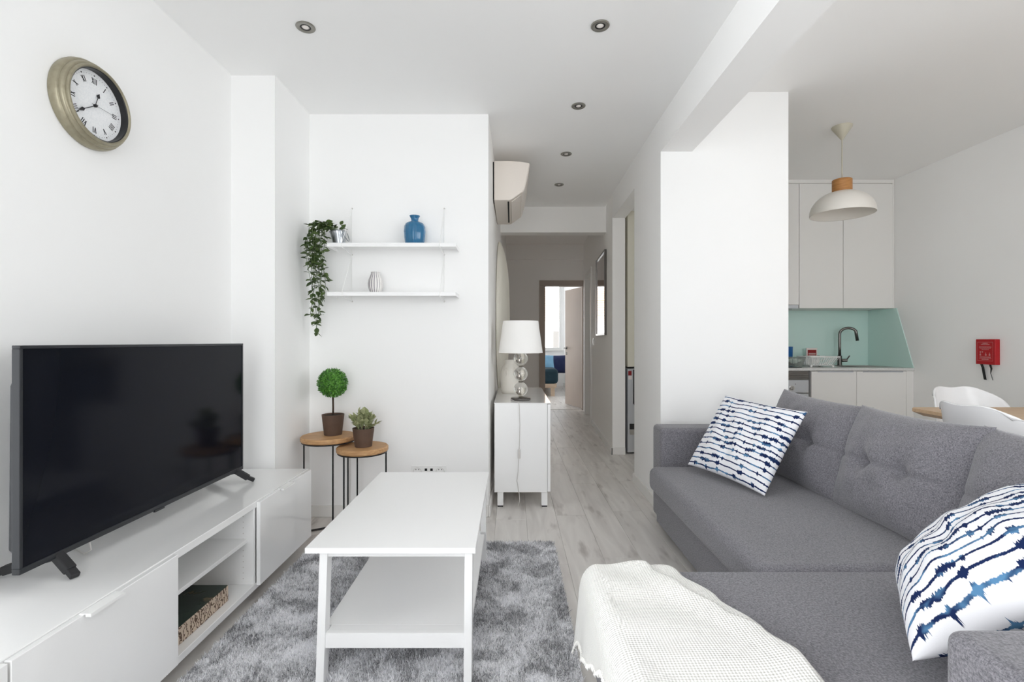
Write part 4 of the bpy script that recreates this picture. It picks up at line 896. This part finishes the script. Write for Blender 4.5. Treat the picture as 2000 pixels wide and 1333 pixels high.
for ya, pts, w in ((3.915, [(0, 0), (.002, -.03), (.0, -.075), (-.0, -.125)], .022), (3.845, [(0, 0), (.004, -.035), (-.01, -.07), (0, -.125)], .018)):
    b = B(); q = []; n = len(pts)
    for i, (dx, dz) in enumerate(pts):
        sh_ = (-.016 if ya > 3.9 else -.012)*i/1.5; tw_ = 1 if ya > 3.9 else (1, .8, .25, .18)[i]
        q += [(3.778+dx-.001, ya+sh_-w/2*tw_, fz0+dz+.002), (3.778+dx-.001, ya+sh_+w/2*tw_, fz0+dz+.002), (3.778+dx+.001, ya+sh_+w/2*tw_, fz0+dz+.002), (3.778+dx+.001, ya+sh_-w/2*tw_, fz0+dz+.002)]
    b.add(q, [(i*4+k, i*4+(k+1) % 4, i*4+4+(k+1) % 4, i*4+4+k) for i in range(n-1) for k in range(4)]+[(3, 2, 1, 0), (4*n-4, 4*n-3, 4*n-2, 4*n-1)]); b.obj('pull_strap', 'black', t)
# pendant lamp
qx, qy = 2.47, 3.64
t = thing('pendant_lamp', 'cream dome pendant lamp with wooden collar hanging over the dining area', 'lamp', (qx, qy, 2.05))
B().lathe([(.001, 0), (.068, 0), (.066, -.010), (.010, -.095), (.006, -.10), (.001, -.10)], (qx, qy, ZK), 36).obj('canopy', 'canopy', t, smooth='auto')
B().tube([(qx, qy, ZK-.095), (qx, qy, 2.31)], .004, 8).obj('cord', 'canopy', t)
B().lathe([(.001, 2.322), (.060, 2.322), (.065, 2.318), (.065, 2.228), (.001, 2.228)], (qx, qy, 0), 40).obj('collar', 'pend_wood', t, smooth='auto')
dp = [(.212*math.sin(a)**.92, 2.066+.170*math.cos(a)) for a in [.30+(PI/2-.30)*i/16 for i in range(17)]]
B().lathe([(.03, 2.2285)]+dp+[(.211, 2.060), (.206, 2.061)]+[(r*.972, z-.006) for r, z in dp[::-1][1:]]+[(.03, 2.222)], (qx, qy, 0), 56, close=True).obj('dome_shade', 'pend_white', t, smooth='auto')
B().sphere((qx, qy, 2.14), .04, 16).obj('bulb', 'lamp_core', t, smooth=True)

# ================================================================ DINING TABLE AND CHAIRS
t = thing('dining_table', 'wooden dining table behind the sofa with white shell chairs', 'table', (2.9, 2.0, 0))
tx0, tx1, tya, tyb = 2.16, 3.70, 1.25, 2.655
top = [(tx0+.03, tya), (tx1-.03, tya), (tx1, tya+.03), (tx1, tyb-.03), (tx1-.03, tyb), (tx0+.03, tyb), (tx0, tyb-.03), (tx0, tya+.03)]
b = B().prism(top, .735, .752); cxm, cym = (tx0+tx1)/2, (tya+tyb)/2
n = 8; lo = [(cxm+(p[0]-cxm)*.955, cym+(p[1]-cym)*.955, .715) for p in top]; k = len(b.v)
b.add([(p[0], p[1], .735) for p in top]+lo, [tuple(range(15, 7, -1))]+[(i, (i+1) % n, n+(i+1) % n, n+i) for i in range(n)]); b.obj('table_top', 'table_oak', t)
for x in (tx0+.16, tx1-.16):
    for y in (tya+.14, tyb-.14): B().tube([(x, y, .716), (x+(.05 if x > cxm else -.05), y+(.04 if y > cym else -.04), .001)], [.028, .016], 14).obj('leg', 'lacquer', t, smooth='auto')
prof = [(.235, .415, .185), (.215, .438, .21), (.16, .452, .228), (.05, .445, .235), (-.06, .44, .235), (-.135, .452, .235), (-.178, .487, .236), (-.205, .545, .238), (-.225, .62, .236), (-.245, .70, .226), (-.262, .77, .208), (-.272, .815, .188), (-.275, .832, .17)]
def chair_fn(u, v):
    s = 2*u-1; k = v*(len(prof)-1); i = min(int(k), len(prof)-2); f = k-i
    P = [prof[max(0, min(len(prof)-1, i+j))] for j in (-1, 0, 1, 2)]
    cr = lambda a, b_, c, d: .5*((2*b_)+(c-a)*f+(2*a-5*b_+4*c-d)*f*f+(3*b_-a-3*c+d)*f**3)
    dd, zz, ww = [cr(*[p[q] for p in P]) for q in range(3)]
    back = min(max((v-.42)/.25, 0), 1); e = s**4; x = s*ww
    up = (.075*e+.012*s*s)*(1-back)*min(1, v/.25+.15)
    fw = (.13*abs(s)**2.6)*math.sin(PI*min(1, max(0, (v-.28)/.85)))**.8 if v > .28 else 0
    top_ = min(max((v-.75)/.25, 0), 1)
    return (x, -(dd+fw), zz+up-.045*top_*abs(s)**5+.004*top_*math.cos(2*PI*s*.9)*-1)
def make_chair(label):
    t = thing('dining_chair', label, 'chair', (0, 0, 0), 'white shell dining chairs')
    o = grid(31, 49, chair_fn).obj('shell', 'shell', t, smooth=True); solid(o, .009, 0)
    B().lathe([(.001, .447), (.17, .447), (.185, .456), (.18, .470), (.001, .478)], (0, -.02, 0), 32).obj('seat_pad', 'shell', t, smooth=True)
    for sx in (-1, 1):
        for sy in (-1, 1): B().tube([(sx*.12, sy*.12, .425), (sx*.21, sy*.20, .001)], [.017, .011], 12).obj('leg', 'chair_wood', t, smooth='auto')
    B().bar((-.13, -.13, .418), (.13, .13, .418), .03, .02).bar((-.13, .13, .418), (.13, -.13, .418), .03, .02).obj('cross_frame', 'black', t)
    return t
ch = make_chair('white shell chair at the far side of the dining table, facing the camera')
ch.location = (2.70, 2.72, 0)
dup(ch, (2.275, 2.18, 0), PI/2, 'white shell chair seen from behind, its back towards the sofa')
dup(ch, (2.275, 1.655, 0), PI/2, 'white shell chair cut off by the right edge of the picture')

# ================================================================ BED IN THE FAR ROOM
t = thing('bed', 'bed with dark teal duvet in the far bedroom', 'bed', (0, 10.6, 0))
B().box(-.9, .90, 9.75, 11.7, .17, .27).obj('frame', 'bed_wood', t, .03, 3)
for x in (-.75, .82):
    for y in (9.82, 11.5): B().box(x-.04, x+.04, y-.03, y+.03, 0, .17).obj('leg', 'bed_wood', t)
B().box(-.88, .93, 9.72, 11.69, .24, .56).obj('duvet', 'duvet', t, .09, 5)
b, _ = pillow(.55, .40, .16, 21, 21, .04); b, _f = orient(b, (.62, 10.35, .66), (1, 0, 0), (0, .5, .5)); tag(b.obj('bed_cushion', 'sky_cushion', smooth=True), 'light blue cushion lying on the dark teal bed', 'cushion')
b, _ = pillow(.42, .42, .16, 21, 21, .04); b, _f = orient(b, (1.02, 10.75, .60), (.9, .3, 0), (0, .35, 1)); tag(b.obj('bed_cushion', 'navy', smooth=True), 'navy cushion at the right edge of the bed', 'cushion')
